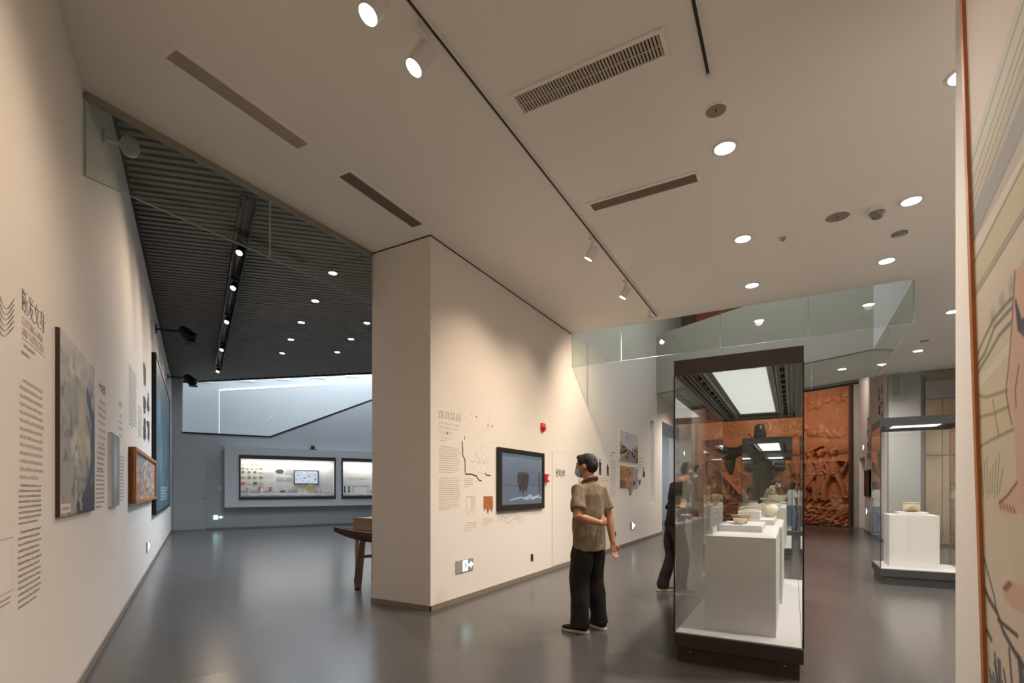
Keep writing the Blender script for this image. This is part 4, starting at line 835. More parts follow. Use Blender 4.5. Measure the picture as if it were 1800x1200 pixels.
cv.line([(-0.031, 0.5274), (0.347, 0.5725), (0.693, 0.6177)], 0.002, (120, 116, 100), .7, asp)
cv.line([(-0.036, 0.5004), (0.338, 0.5395), (0.678, 0.5786)], 0.0022, (120, 116, 100), .7, asp)
cv.line([(-0.042, 0.4582), (0.324, 0.4898), (0.657, 0.5214)], 0.0024, (120, 116, 100), .7, asp)
cv.line([(-0.041, 0.4643), (0.326, 0.4958), (0.659, 0.5274)], 0.0014, (120, 116, 100), .7, asp)
cv.ell(0.122, 0.4161, .03, .016, (136, 138, 132), .8, .6)
cv.ell(0.181, 0.4244, .03, .016, (136, 138, 132), .8, .6)
cv.ell(0.24, 0.4319, .03, .016, (136, 138, 132), .8, .6)
cv.ell(0.283, 0.4206, .03, .016, (136, 138, 132), .8, .6)
cv.ell(0.309, 0.4357, .03, .016, (136, 138, 132), .8, .6)
cv.line([(-0.013, 0.383), (0.046, 0.3981), (0.122, 0.4131), (0.22, 0.4191), (0.304, 0.4161)], .0026, (104, 98, 82), .75, asp)
cv.line([(-0.015, 0.3718), (0.06, 0.383), (0.131, 0.4041), (0.246, 0.4101)], .0026, (104, 98, 82), .75, asp)
cv.line([(-0.016, 0.362), (0.07, 0.3755), (0.157, 0.3906), (0.3, 0.3996)], .0026, (104, 98, 82), .75, asp)
cv.line([(-0.019, 0.3454), (0.095, 0.362), (0.292, 0.3718)], .0026, (104, 98, 82), .75, asp)
cv.poly([(-0.018, 0.3515), (0.095, 0.365), (0.295, 0.383), (0.292, 0.3718), (0.121, 0.356), (-0.019, 0.3424)], (214, 206, 194), .9)
cv.line([(-0.02, 0.3379), (0.061, 0.3289), (0.197, 0.3259), (0.281, 0.3304)], .0020, (128, 124, 88), .7, asp)
cv.line([(-0.024, 0.3093), (0.111, 0.3063), (0.275, 0.3093)], .0020, (128, 124, 88), .7, asp)
cv.line([(0.103, 0.3214), (0.133, 0.2793)], .0020, (128, 124, 88), .7, asp)
cv.line([(-0.029, 0.2702), (0.079, 0.2763), (0.268, 0.2838)], .0020, (128, 124, 88), .7, asp)
SKN = (204, 168, 146)
cv.poly([(0.26, 0.4432), (0.237, 0.3981), (0.209, 0.353), (0.197, 0.3229), (0.208, 0.3041), (0.227, 0.2928), (0.231, 0.2251), (0.176, 0.2116), (0.122, 0.2026), (0.12, 0.1928), (0.191, 0.1905), (0.305, 0.195), (0.356, 0.2928), (0.38, 0.4432)], SKN)
cv.line([(0.26, 0.4432), (0.237, 0.3981), (0.209, 0.353), (0.187, 0.3266), (0.198, 0.3063), (0.215, 0.2883)], .0018, (128, 88, 74), .85, asp)
cv.line([(0.263, 0.3454), (0.24, 0.3229), (0.241, 0.3041)], .0018, (128, 88, 74), .85, asp)
cv.line([(0.231, 0.2251), (0.176, 0.2116), (0.122, 0.2026)], .0018, (128, 88, 74), .85, asp)
cv.line([(0.258, 0.4131), (0.267, 0.383), (0.303, 0.371)], .0022, (54, 56, 70), .9, asp)
cv.line([(0.262, 0.4086), (0.273, 0.3845), (0.305, 0.377)], .0022, (54, 56, 70), .9, asp)
cv.line([(0.267, 0.4041), (0.279, 0.386), (0.306, 0.383)], .0022, (54, 56, 70), .9, asp)
cv.line([(0.271, 0.3996), (0.285, 0.3876), (0.308, 0.3891)], .0022, (54, 56, 70), .9, asp)
cv.line([(0.127, 0.2041), (0.136, 0.1965)], .0016, (128, 84, 70), .9, asp)
cv.line([(0.148, 0.2026), (0.156, 0.1958)], .0016, (128, 84, 70), .9, asp)
cv.line([(0.168, 0.2011), (0.177, 0.195)], .0016, (128, 84, 70), .9, asp)
cv.line([(0.188, 0.1996), (0.197, 0.1943)], .0016, (128, 84, 70), .9, asp)
cv.line([(0.208, 0.198), (0.217, 0.1935)], .0016, (128, 84, 70), .9, asp)
cv.line([(-0.001, 0.2086), (-0.017, 0.2402)], .0016, (112, 124, 94), .65, asp)
cv.line([(0.015, 0.2116), (0.005, 0.2462)], .0016, (112, 124, 94), .65, asp)
cv.line([(0.031, 0.2146), (0.027, 0.2522)], .0016, (112, 124, 94), .65, asp)
cv.line([(0.046, 0.2086), (0.049, 0.2582)], .0016, (112, 124, 94), .65, asp)
cv.line([(0.062, 0.2116), (0.067, 0.2402)], .0016, (112, 124, 94), .65, asp)
cv.line([(0.078, 0.2146), (0.089, 0.2462)], .0016, (112, 124, 94), .65, asp)
cv.line([(0.092, 0.2086), (0.111, 0.2522)], .0016, (112, 124, 94), .65, asp)
cv.line([(0.108, 0.2116), (0.134, 0.2582)], .0016, (112, 124, 94), .65, asp)
cv.line([(0.124, 0.2146), (0.151, 0.2402)], .0016, (112, 124, 94), .65, asp)
cv.poly([(0.126, 0.1048), (0.143, 0.1138), (0.173, 0.1176), (0.297, 0.1198), (0.287, 0.0898), (0.19, 0.0883), (0.139, 0.0943)], SKN)
cv.line([(0.132, 0.1063), (0.151, 0.1048)], .0018, (128, 84, 70), .9, asp)
cv.line([(0.142, 0.1093), (0.161, 0.1078)], .0018, (128, 84, 70), .9, asp)
cv.line([(0.152, 0.1123), (0.172, 0.1108)], .0018, (128, 84, 70), .9, asp)
cv.line([(0.163, 0.1153), (0.182, 0.1138)], .0018, (128, 84, 70), .9, asp)
cv.line([(-0.05, 0.098), (-0.006, 0.0965), (0.031, 0.0837), (0.086, 0.0732), (0.121, 0.0559), (0.179, 0.0431), (0.338, 0.0146)], 0.0036, (78, 62, 58), .85, asp)
cv.line([(-0.054, 0.0537), (-0.021, 0.0492), (0.037, 0.0356)], 0.0034, (78, 62, 58), .85, asp)
cv.line([(-0.043, 0.1612), (0.017, 0.1236), (0.07, 0.0898), (0.081, 0.0732)], 0.002, (78, 62, 58), .85, asp)
cv.line([(0.09, 0.0657), (0.207, 0.0612)], 0.0026, (78, 62, 58), .85, asp)
cv.line([(0.071, -0.0606), (0.074, -0.0196), (0.059, 0.0214)], .0030, (74, 80, 84), .85, asp)
cv.line([(0.269, -0.0606), (0.27, -0.0116), (0.255, 0.0374)], .0030, (74, 80, 84), .85, asp)
cv.line([(-0.05, -0.0606), (-0.031, -0.0167), (-0.031, 0.0272)], .0030, (74, 80, 84), .85, asp)
cv.line([(0.069, -0.0606), (0.092, -0.0223), (0.094, 0.0161)], .0030, (74, 80, 84), .85, asp)
cv.line([(0.395, -0.0606), (0.387, -0.0267), (0.36, 0.0072)], .0030, (74, 80, 84), .85, asp)
cv.line([(0.024, -0.0606), (0.031, -0.0327), (0.019, -0.0048)], .0030, (74, 80, 84), .85, asp)
cv.line([(0.225, -0.0606), (0.233, -0.0276), (0.221, 0.0055)], .0030, (74, 80, 84), .85, asp)
cv.line([(-0.022, -0.0606), (-0.009, -0.0254), (-0.014, 0.0098)], .0030, (74, 80, 84), .85, asp)
cv.line([(0.106, -0.0606), (0.085, -0.0327), (0.045, -0.0047)], .0030, (74, 80, 84), .85, asp)
cv.line([(0.198, -0.0606), (0.205, -0.033), (0.193, -0.0054)], .0030, (74, 80, 84), .85, asp)
cv.line([(0.329, -0.0606), (0.341, -0.0203), (0.334, 0.0201)], .0030, (74, 80, 84), .85, asp)
cv.line([(0.375, -0.0606), (0.367, -0.0345), (0.341, -0.0084)], .0030, (74, 80, 84), .85, asp)
cv.line([(0.418, -0.0606), (0.391, -0.0135), (0.35, 0.0337)], .0030, (74, 80, 84), .85, asp)
cv.line([(0.06, -0.0606), (0.081, -0.0214), (0.083, 0.0179)], .0030, (74, 80, 84), .85, asp)
cv.line([(0.281, -0.0606), (0.268, -0.0232), (0.237, 0.0142)], .0030, (74, 80, 84), .85, asp)
cv.line([(0.151, -0.0606), (0.144, -0.0253), (0.117, 0.0101)], .0030, (74, 80, 84), .85, asp)
cv.line([(0.258, -0.0606), (0.272, -0.0278), (0.267, 0.005)], .0030, (74, 80, 84), .85, asp)
cv.line([(0.445, -0.0606), (0.454, -0.036), (0.443, -0.0113)], .0030, (74, 80, 84), .85, asp)
cv.line([(0.305, -0.0606), (0.286, -0.0325), (0.249, -0.0044)], .0030, (74, 80, 84), .85, asp)
cv.line([(0.464, -0.0606), (0.473, -0.0249), (0.462, 0.0109)], .0030, (74, 80, 84), .85, asp)
cv.line([(0.328, -0.0606), (0.311, -0.0318), (0.275, -0.0029)], .0030, (74, 80, 84), .85, asp)
cv.line([(0.253, -0.0606), (0.239, -0.0116), (0.211, 0.0375)], .0030, (74, 80, 84), .85, asp)
cv.line([(0.404, -0.0606), (0.416, -0.0122), (0.413, 0.0362)], .0030, (74, 80, 84), .85, asp)
cv.line([(0.375, -0.0606), (0.364, -0.0138), (0.336, 0.0329)], .0030, (74, 80, 84), .85, asp)
cv.line([(0.102, -0.0606), (0.113, -0.0329), (0.104, -0.0051)], .0030, (74, 80, 84), .85, asp)
cv.line([(-0.033, -0.0606), (-0.023, -0.0111), (-0.032, 0.0385)], .0030, (74, 80, 84), .85, asp)
cv.line([(0.331, -0.0606), (0.319, -0.0331), (0.288, -0.0055)], .0030, (74, 80, 84), .85, asp)
cv.line([(0.472, -0.0606), (0.466, -0.0362), (0.44, -0.0117)], .0030, (74, 80, 84), .85, asp)
cv.line([(0.11, -0.0606), (0.092, -0.0257), (0.055, 0.0093)], .0030, (74, 80, 84), .85, asp)
cv.line([(-0.04, -0.0606), (-0.049, -0.0206), (-0.076, 0.0194)], .0030, (74, 80, 84), .85, asp)
cv.line([(0.273, -0.0606), (0.253, -0.011), (0.219, 0.0386)], .0030, (74, 80, 84), .85, asp)
cv.line([(0.412, -0.0606), (0.397, -0.0351), (0.365, -0.0096)], .0030, (74, 80, 84), .85, asp)
cv.line([(0.427, -0.0606), (0.414, -0.022), (0.382, 0.0166)], .0030, (74, 80, 84), .85, asp)
cv.line([(0.224, -0.0606), (0.227, -0.0256), (0.211, 0.0095)], .0030, (74, 80, 84), .85, asp)
cv.line([(0.245, -0.0606), (0.247, -0.0346), (0.23, -0.0086)], .0030, (74, 80, 84), .85, asp)
cv.line([(0.217, -0.0606), (0.211, -0.0288), (0.187, 0.003)], .0030, (74, 80, 84), .85, asp)
cv.line([(0.071, -0.0606), (0.062, -0.0356), (0.035, -0.0106)], .0030, (74, 80, 84), .85, asp)
cv.line([(0.224, -0.0606), (0.223, -0.0102), (0.207, 0.0403)], .0030, (74, 80, 84), .85, asp)
cv.line([(0.167, -0.0606), (0.169, -0.0104), (0.155, 0.0398)], .0030, (74, 80, 84), .85, asp)
cv.line([(0.275, -0.0606), (0.276, -0.0115), (0.261, 0.0377)], .0030, (74, 80, 84), .85, asp)
F_P = at(F_R, -2.87, .72) @ Matrix.Rotation(math.radians(1.4), 4, 'X')
pg = thing('large_painting', 'large pale painting with tattooed figures in a thin oak frame on the right pier', 'painting', F_P)
obj('backing_board', MB().box(0, 1.7, -.55, 3.3, 0.0, .02), WHITEM, pg)
obj('painted_sheet', canvas_mesh('painted_sheet', cv, .035, 1.7, -.5, 3.3, .022), print_mat('painted_paper', .7), pg)
obj('frame', MB().box(0, .035, -.55, 3.34, 0, .035).box(.035, 1.7, 3.30, 3.34, 0, .035).box(.035, 1.7, -.55, -.52, 0, .035), OAK, pg)
# ------------------------------------------------------------------ wall showcase in the left gallery
ws = thing('wall_showcase', 'long white box showcase with two lit windows on the gallery back wall', 'showcase', at(F_K, 1.49, .75))
D_ = .36
body = MB()
for a in ((0, 8.2, 0, .25), (0, 8.2, 1.80, 2.07), (0, .42, .25, 1.80), (3.62, 3.83, .25, 1.80), (7.0, 8.2, .25, 1.80)): body.box(a[0], a[1], a[2], a[3], 0, D_)
obj('body', body, PAINT_G, ws)
STRIP = mat('case_light_strip', (255, 250, 240), .4, emit=((255, 244, 228), 7.0), noise=(3, .01))
for i, (x0, x1) in enumerate(((.42, 3.62), (3.83, 7.0))):
    fm = MB().box(x0, x1, .25, .36, D_-.01, D_+.015).box(x0, x1, 1.67, 1.80, D_-.01, D_+.015).box(x0, x0+.055, .36, 1.67, D_-.01, D_+.015).box(x1-.055, x1, .36, 1.67, D_-.01, D_+.015)
    f_ = obj('window_frame', fm, CHAR_G, ws)
    obj('pane', MB().box(x0+.055, x1-.055, .36, 1.67, D_-.006, D_), GLASS, f_)
    obj('back_panel', MB().box(x0, x1, .25, 1.80, 0, .01), PAINT_G, ws)
    obj('light_strip', MB().box(x0+.06, x1-.06, 1.70, 1.73, D_-.08, D_-.04), STRIP, ws)
    obj('ledge', MB().box(x0+.055, x1-.055, .36, .42, .02, D_-.02).box(x0+.055, x1-.055, .42, .47, .02, .22), DECK, ws)
    q = F_K @ Vector((1.49+(x0+x1)/2, .75+1.66, D_*.6)); l = area_light('wall_case_lamp', q, 2.9, 17, NEUT, size_y=.15); l.rotation_euler = (0, 0, math.atan2(KD.y, KD.x))
    for k_ in range(6): obj('label_strip', MB().box(-.11, .11, 0, .045, 0, .004), lab_c, ws, M=Matrix.Translation((x0+.45+k_*.47, .365, D_-.019)))
SH = ((206, 196, 160), (188, 176, 140), (160, 150, 118), (196, 184, 150), (120, 116, 86), (206, 120, 84), (104, 96, 78), (170, 150, 110))
r_ = random.Random(12)
rows = ((2.23, 5, .075), (2.10, 5, .085), (1.97, 4, .09), (1.80, 4, .115), (1.58, 4, .135))
words = ('top', 'second', 'third', 'fourth', 'bottom'); cws = ('first', 'second', 'third', 'fourth', 'fifth')
for i, (z, n, sz) in enumerate(rows):
    for j in range(n):
        s_ = 2.06+j*(.56/(n-1)); k_ = r_.choice((0, 1, 2, 3, 4, 7)); 
        if (i, j) in ((2, 1), (4, 0)): k_ = 5
        if (i, j) == (4, 2): k_ = 6
        m = r_.randint(6, 9); pts = [(sz*r_.uniform(.75, 1.1)*.6*math.cos(2*math.pi*q/m), sz*r_.uniform(.7, 1.1)*.48*math.sin(2*math.pi*q/m)) for q in range(m)]
        mb = MB().prism(pts, 0, .008); kk = len(mb.v); mb.prism([(x*.7, y*.7) for x, y in pts], .008, .016)
        obj('pottery_shard', mb, mat('shard_%d' % k_, SH[k_], .8, noise=(30, .3), bump=(80, .3)), M=at(F_K, s_, z, .012), label='pottery shard pinned in the lit wall case, %s row, %s from the left' % (words[i], cws[j]), cat='shard', group='pottery shards in the wall case')
def kpos(s_, z, d=.15): return F_K @ Vector((s_, z, d))
zl = .75+.47
for s_, w, h_, lb in ((2.53, 1.05, .09, 'long grey riser under the goblets'), (3.30, .42, .04, 'low grey riser under the dark dish'), (3.66, .30, .13, 'grey riser block under the small cup'), (4.46, .14, .10, 'grey riser beside the round disc'), (4.80, .44, .03, 'low riser at the right end of the lit wall case')):
    obj('display_riser', MB().box(-w/2, w/2, 0, h_, 0, .14), mat('riser_grey', (168, 162, 158), .7, noise=(9, .03)), M=at(F_K, s_, zl, .03), label=lb, cat='riser', group='risers in the wall case')
stem = [(0, 0), (.05, 0), (.05, .01), (.015, .03), (.015, .07), (.05, .10), (.085, .12), (.08, .12), (.03, .10), (0, .09)]
def kp(name, label, prof, s_, z, d, mt, seg=18): return pot(name, label, prof, kpos(s_, z, d), mt, seg=seg)
kp('goblet', 'small pale goblet standing first on the long riser', stem, 2.22, zl+.09, .10, CLAY2); kp('goblet', 'brown stemmed goblet standing on the long riser', [(r*1.1, z*1.2) for r, z in stem], 2.60, zl+.09, .08, CLAY3); kp('goblet', 'reddish stemmed cup at the right end of the long riser', stem, 2.92, zl+.10, .10, mat('red_clay', (176, 104, 78), .8, noise=(9, .2)))
kp('figurine', 'small pale figurine in front of the long riser', [(0, 0), (.05, 0), (.03, .04), (.045, .09), (.02, .14), (.03, .17), (0, .2)], 2.62, zl, .235, CLAY2); kp('small_bowl', 'small white bowl in front of the long riser', bowl_prof(.055, .05), 2.2, zl, .245, WHITEM); kp('small_bowl', 'pink and white bowl in front of the long riser', bowl_prof(.055, .05), 2.95, zl, .245, CLAY2)
kp('dark_dish', 'dark shallow dish on the low riser', bowl_prof(.10, .06), 3.32, zl+.04, .1, CHAR); kp('small_cup', 'small white cup on the grey riser block', bowl_prof(.075, .09, .006, .5), 3.67, zl+.13, .1, WHITEM)
kp('orange_shell', 'small orange dish on a white stand in the wall case', bowl_prof(.07, .04), 3.98, zl+.03, .15, mat('orange_clay', (216, 140, 92), .7, noise=(9, .2))); obj('white_stand', MB().box(-.10, .10, 0, .03, 0, .14), WHITEM, M=at(F_K, 3.98, zl, .08), label='white stand under the orange dish', cat='stand')
kd = thing('round_disc', 'round straw coloured disc propped below the case screen', 'disc', at(F_K, 4.25, zl+.17, .17)); obj('disc', MB().lathe([(0, 0), (.15, 0), (.155, .01), (.15, .02), (0, .025)], 28), mat('straw_disc', (206, 184, 120), .8, noise=(14, .25)), kd, smooth=True); obj('prop', MB().box(-.02, .02, -.16, 0, -.05, 0), CHAR_G, kd)
kp('white_shell', 'small white shell on the riser beside the round disc', bowl_prof(.06, .05), 4.46, zl+.10, .1, WHITEM); kp('small_vial', 'small grey vial near the right end of the lit wall case', [(0, 0), (.02, 0), (.02, .08), (.012, .1), (.012, .12), (0, .12)], 4.62, zl+.03, .1, GREYC)
# prints and screen in the case
pm = mat('dark_engraving', (70, 70, 70), .7, noise=(40, .6)); pl_ = mat('pale_engraving', (176, 176, 172), .7, noise=(40, .5))
for s_, z, w, h_, m_, lb in ((3.09, 1.93, .28, .16, pm, 'dark oval engraving print in the wall case'), (3.43, 1.90, .24, .24, pl_, 'square pale engraving print in the wall case'), (3.12, 1.66, .26, .14, pl_, 'small print with two dark insects in the wall case'), (3.43, 1.66, .22, .14, pl_, 'small lined print in the wall case')):
    pts = [(w/2+w/2*math.cos(a*math.pi/6), h_/2+h_/2*math.sin(a*math.pi/6)) for a in range(12)] if 'oval' in lb else [(0, 0), (w, 0), (w, h_), (0, h_)]
    obj('engraving_print', MB().prism(pts, 0, .004), m_, M=at(F_K, s_, z, .012), label=lb, cat='print')
obj('case_text', dashes(.38, .22, 6, 61), INK_L, M=at(F_K, 2.70, 1.97, .012), label='faint text block right of the shards in the wall case', cat='wall text')
cv = Canvas(60, 36, (176, 184, 202)); cv.put(np.clip((cv.noise(8, 8, 91)-.5)*4, 0, 1)*.6, (214, 220, 232)); cv.put(np.clip((cv.noise(14, 10, 93)-.58)*9, 0, 1)*np.clip(1-np.abs(cv.V-.4)*2.4, 0, 1), (66, 70, 80)); cv.ell(.12, .6, .03, .08, (150, 110, 130), .6, .6)
sc = thing('case_screen', 'small screen with an ink-wash picture inside the lit wall case', 'screen', at(F_K, 3.70, 1.55, .012)); obj('bezel', MB().box(0, .86, 0, .52, 0, .04), BLACK, sc, bevel=.004); obj('display', canvas_mesh('display', cv, .035, .825, .035, .485, .042), print_mat('case_screen_picture', .3, .9), sc)
# second window: figurines, outlined stand, riser
for i, s_ in enumerate((5.50, 5.66)):
    kp('figurine', 'slim dark figurine in the second window of the wall case, %s one' % ('left', 'right')[i], [(0, 0), (.03, 0), (.012, .03), (.035, .08), (.015, .14), (.03, .2), (.02, .27), (0, .3)], s_, zl, .12, CHAR)
wf = obj('wire_stand', MB().box(0, .58, .26, .285, 0, .02).box(0, .02, 0, .26, 0, .02).box(.56, .58, 0, .26, 0, .02), STEEL, M=at(F_K, 5.82, zl, .1), label='thin metal stand frame in the second window of the wall case', cat='stand')
obj('display_riser', MB().box(0, 1.4, 0, .12, 0, .14), mat('riser_grey', (168, 162, 158)), M=at(F_K, 6.5, zl, .03), label='long grey riser in the second window of the wall case', cat='riser', group='risers in the wall case')
obj('case_text', dashes(1.2, .12, 1, 62, fill=.8), INK_L, M=at(F_K, 5.5, 1.85, .012), label='faint print line in the second window of the wall case', cat='wall text')
cb = thing('black_camera', 'small black camera standing on top of the wall showcase', 'camera', at(F_K, 4.32, 2.82, .2)); obj('base', MB().box(-.14, .14, 0, .03, -.06, .06), BLACK, cb); obj('body', MB().box(-.06, .06, .03, .16, -.06, .06), BLACK, cb, bevel=.02); obj('lens', MB().lathe([(0, 0), (.035, 0), (.03, .04), (0, .04)], 14), CHAR, cb, M=(0, .1, .06), smooth=True)
sw = thing('wall_switch', 'small white wall switch between the door and the wall showcase', 'switch', at(F_K, 1.30, 1.36)); obj('plate', MB().box(0, .09, 0, .1, 0, .01), WHITEM, sw, bevel=.003); obj('rocker', MB().box(.03, .06, .03, .07, .01, .016), CHAR, sw)
# ------------------------------------------------------------------ old wooden trough on legs, wooden stand behind it
WOOD = mat('old_dark_wood', (86, 58, 40), .65, noise=(7, .35), bump=(30, .5)); WOOD2 = mat('pale_crate_wood', (150, 118, 84), .65, noise=(9, .2), bump=(40, .3))
tr_ = thing('wooden_trough', 'dark hollowed wooden trough on splayed legs half hidden by the column', 'trough', Matrix.Translation((-5.15, 5.48, 0)) @ Matrix.Rotation(math.radians(53), 4, 'Z'))
n = 22; mb = MB(); prof = []
for i in range(n+1):
    u = i/n; x = -.74+1.48*u; w = .17*math.sin(math.pi*(.06+.88*u))**.6; z = .66+.10*abs(2*u-1)**2; dpt = .16*math.sin(math.pi*(.05+.9*u))**.5
    ring = []
    for q in range(9): a = math.pi*q/8; ring.append((x, -w*math.cos(a), z+.08-dpt*math.sin(a)))
    for q in range(8, -1, -1): a = math.pi*q/8; ring.append((x, -w*.8*math.cos(a), z+.085-dpt*.62*math.sin(a)))
    prof.append(ring)
for r in prof: mb.v += r
m = 18
for i in range(n):
    for q in range(m): j = (q+1) % m; mb.f.append((i*m+q, i*m+j, (i+1)*m+j, (i+1)*m+q))
mb.f.append(tuple(range(m))[::-1]); mb.f.append(tuple(range(n*m, n*m+m)))
obj('trough', mb, WOOD, tr_, smooth=True)
for x, dx, dy in ((-.35, -.10, -.30), (-.35, -.05, .28), (.38, .08, -.28), (.38, .08, .26)):
    obj('leg', MB().tube([(x, dy*.2, .62), (x+dx, dy, 0)], [.035, .045], 10), WOOD, tr_, smooth=True)
obj('cross_rail', MB().tube([(-.38, 0, .40), (.42, 0, .42)], [.025, .025], 8), WOOD, tr_, smooth=True)
cr = thing('wooden_stand', 'square pale wooden stand behind the trough', 'stand', (-6.0, 6.05, 0))
obj('frame', MB().box(-.22, .22, -.22, -.19, .62, .90).box(-.22, .22, .19, .22, .62, .90).box(-.22, -.19, -.19, .19, .62, .90).box(.19, .22, -.19, .19, .62, .90), WOOD2, cr)
obj('top_board', MB().box(-.23, .23, -.23, .23, .88, .90), WOOD2, cr)
for x in (-.2, .16):
    for y in (-.2, .16): obj('leg', MB().box(x, x+.04, y, y+.04, 0, .62), WOOD2, cr)
# ------------------------------------------------------------------ terracotta relief
RW, RH, nx, ny = 6.18, 5.5, 420, 380
cv = Canvas(nx, ny, (0, 0, 0)); S = cv.U*RW; Z = cv.V*RH; Hh = np.zeros_like(S)
f1 = cv.noise(9, 8, 101, 5); f2 = cv.noise(22, 20, 103, 4)
f3 = cv.noise(50, 46, 105, 3); Hh += .16*(f1-.5)+.12*(f2-.5)+.06*(f3-.5)
Hh += .05*np.sin(Z*5+1.2*np.sin(S*1.3)+f1*5)*np.clip((Z-3.1)*1.5, 0, 1)                    # banded sky and hills
for a, b, c, d in ((.5, 3.0, .9, .35), (1.7, 3.2, .8, .4), (2.9, 3.1, 1.0, .35), (4.2, 3.0, .8, .3), (5.0, 3.05, .6, .28), (5.75, 2.95, .7, .3), (3.5, 3.6, .9, .25)):   # hills
    r2 = 1-((S-a)/c)**2-((Z-b)/d)**2; Hh = np.maximum(Hh, .09*np.sqrt(np.clip(r2, 0, 1))+.02*(f2-.5))
for (a, b, rr_) in ((1.05, 2.75, .55), (.6, 3.4, .45), (2.2, 3.5, .4), (2.9, 3.9, .5), (1.6, 4.3, .5)):   # curling clouds
    d = np.hypot(S-a, Z-b); an = np.arctan2(Z-b, S-a); Hh += .06*np.cos(d*26-an*1.0)*np.clip(1-d/rr_, 0, 1)
gm = np.clip((1.0-Z)*3, 0, 1); Hh = Hh*(1-gm)+gm*(.10+.07*np.sin((S*9+Z*6+f1*14)*1.0)*np.cos((S*4-Z*9+f2*8)))   # reeds
gr = np.random.RandomState(4)
for k_ in range(150):
    s0 = gr.uniform(0, RW); z0 = gr.uniform(0, .75); an = gr.uniform(.3, 1.1)*gr.choice((-1, 1, 1)); L = gr.uniform(.25, .6)
    pts = [(s0, z0), (s0+L*.5*math.cos(an), z0+L*.5*abs(math.sin(an))), (s0+L*math.cos(an), z0+L*.8*abs(math.sin(an)))]
    pu = [(p[0]/RW, p[1]/RH) for p in pts]; D = cv.dist(pu, RW/RH)*RH; Hh = np.maximum(Hh, (.19-.10*gr.rand())*np.sqrt(np.clip(1-(D/.035)**2, 0, 1)))
def limb(pts, w, h_, z=.0):
    global Hh
    D = cv.dist([(p[0]/RW, p[1]/RH) for p in pts], RW/RH)*RH
    Hh = np.maximum(Hh, z+h_*np.sqrt(np.clip(1-(D/w)**2, 0, 1))-9*(D > w))
def figure(s, z0, h, pose):
    k = h/2.0
    def P(x, z): return (s+x*k, z0+z*k)
    for q in (-.035, .035): limb([P(q, 1.80), P(q*1.2, 1.80)], .012*k, .275)
    limb([P(0, 1.70), P(0, 1.78)], .02*k, .285)
    limb([P(0, 1.78), P(0, 1.86)], .125*k, .26); limb([P(0, 1.55), P(0, 1.68)], .07*k, .2)                # head, neck
    limb([P(-.04, 1.84), P(.06, 1.90)], .13*k, .24)
    limb([P(0, 1.45), P(0, 1.02)], .22*k, .24); limb([P(-.2, 1.48), P(.2, 1.48)], .10*k, .22)           # torso, shoulders
    for a in range(4): limb([P(-.11+.02*a, 1.42-.1*a), P(.10, 1.36-.12*a)], .018*k, .252)
    limb([P(-.12, 1.0), P(.12, 1.0)], .035*k, .25)
    for arm in pose['arms']: limb([P(*p) for p in arm], .075*k, .24)
    if pose.get('skirt'): limb([P(0, .98), P(-.02, .62)], .27*k, .24); [limb([P(-.12+.06*a, .93), P(-.16+.08*a, .5)], .016*k, .25) for a in range(5)]
    for leg in pose['legs']: limb([P(*p) for p in leg], .10*k, .23); limb([P(*leg[-1]), P(leg[-1][0]+.08*(1 if leg[-1][0] > 0 else -1), leg[-1][1]-.02)], .08*k, .22)
    for t in pose.get('tool', ()): limb([P(*p) for p in t], .035*k, .28)
figure(4.80, .95, 1.95, dict(arms=[[(-.24, 1.48), (-.36, 1.15), (-.2, .92)], [(.24, 1.48), (.34, 1.2), (.22, .95)]], legs=[[(-.1, .7), (-.16, .4), (-.2, .06)], [(.12, .7), (.18, .38), (.2, .02)]], skirt=1, tool=[[(.3, 1.0), (-.1, .45)]]))
figure(5.18, .95, 1.95, dict(arms=[[(-.22, 1.46), (-.32, 1.7), (-.2, 1.95)], [(.22, 1.46), (.3, 1.15), (.25, .9)]], legs=[[(-.05, .9), (-.06, .45), (-.05, .1)], [(.1, .9), (.12, .45), (.1, .1)]], tool=[[(-.45, 1.85), (.12, 2.1)], [(.0, 1.3), (.02, .3)]]))
figure(5.63, .97, 1.95, dict(arms=[[(-.24, 1.5), (-.36, 1.2), (-.18, .98)], [(.24, 1.5), (.52, 1.45), (.34, 1.02)]], legs=[[(-.12, .92), (-.28, .5), (-.30, .02)], [(.14, .92), (.34, .5), (.40, .12)]]))
figure(3.9, .95, 1.95, dict(arms=[[(-.24, 1.48), (-.42, 1.2), (-.6, 1.0)], [(.24, 1.48), (.3, 1.1), (.1, .9)]], legs=[[(-.12, .9), (-.2, .45), (-.2, .05)], [(.12, .9), (.2, .45), (.24, .05)]], skirt=1))
figure(.35, 1.0, 1.9, dict(arms=[[(-.2, 1.48), (-.1, 1.1), (.3, 1.0)], [(.24, 1.48), (.5, 1.25), (.8, 1.3)]], legs=[[(-.1, .9), (-.2, .5), (-.4, .1)], [(.12, .9), (.3, .6), (.3, .1)]]))
limb([(.9, 2.25), (2.0, 1.15)], .09, .30); limb([(1.0, 1.5), (1.3, .95)], .13, .28); limb([(1.45, 1.7), (1.25, 1.1)], .09, .26); limb([(1.7, 1.75), (1.6, 1.2)], .08, .24); limb([(2.0, 1.2), (2.15, 1.1)], .12, .30)
for k_ in range(1, 4): Hh -= .012*np.exp(-((S-RW*k_/4)/.012)**2)                                 # joints of the cast panels
Hh -= .012*np.exp(-((Z-4.7)/.012)**2)
Hh = .03+np.clip(Hh+.03, 0, .4)
Hh[0, :] = Hh[-1, :] = 0; Hh[:, 0] = Hh[:, -1] = 0
xs = np.linspace(0, RW, nx); ys = np.linspace(0, RH, ny); X, Y = np.meshgrid(xs, ys)
V = np.stack([X, Y, Hh], -1).reshape(-1, 3); i = np.arange((ny-1)*(nx-1)); r, c = i//(nx-1), i % (nx-1); a = r*nx+c
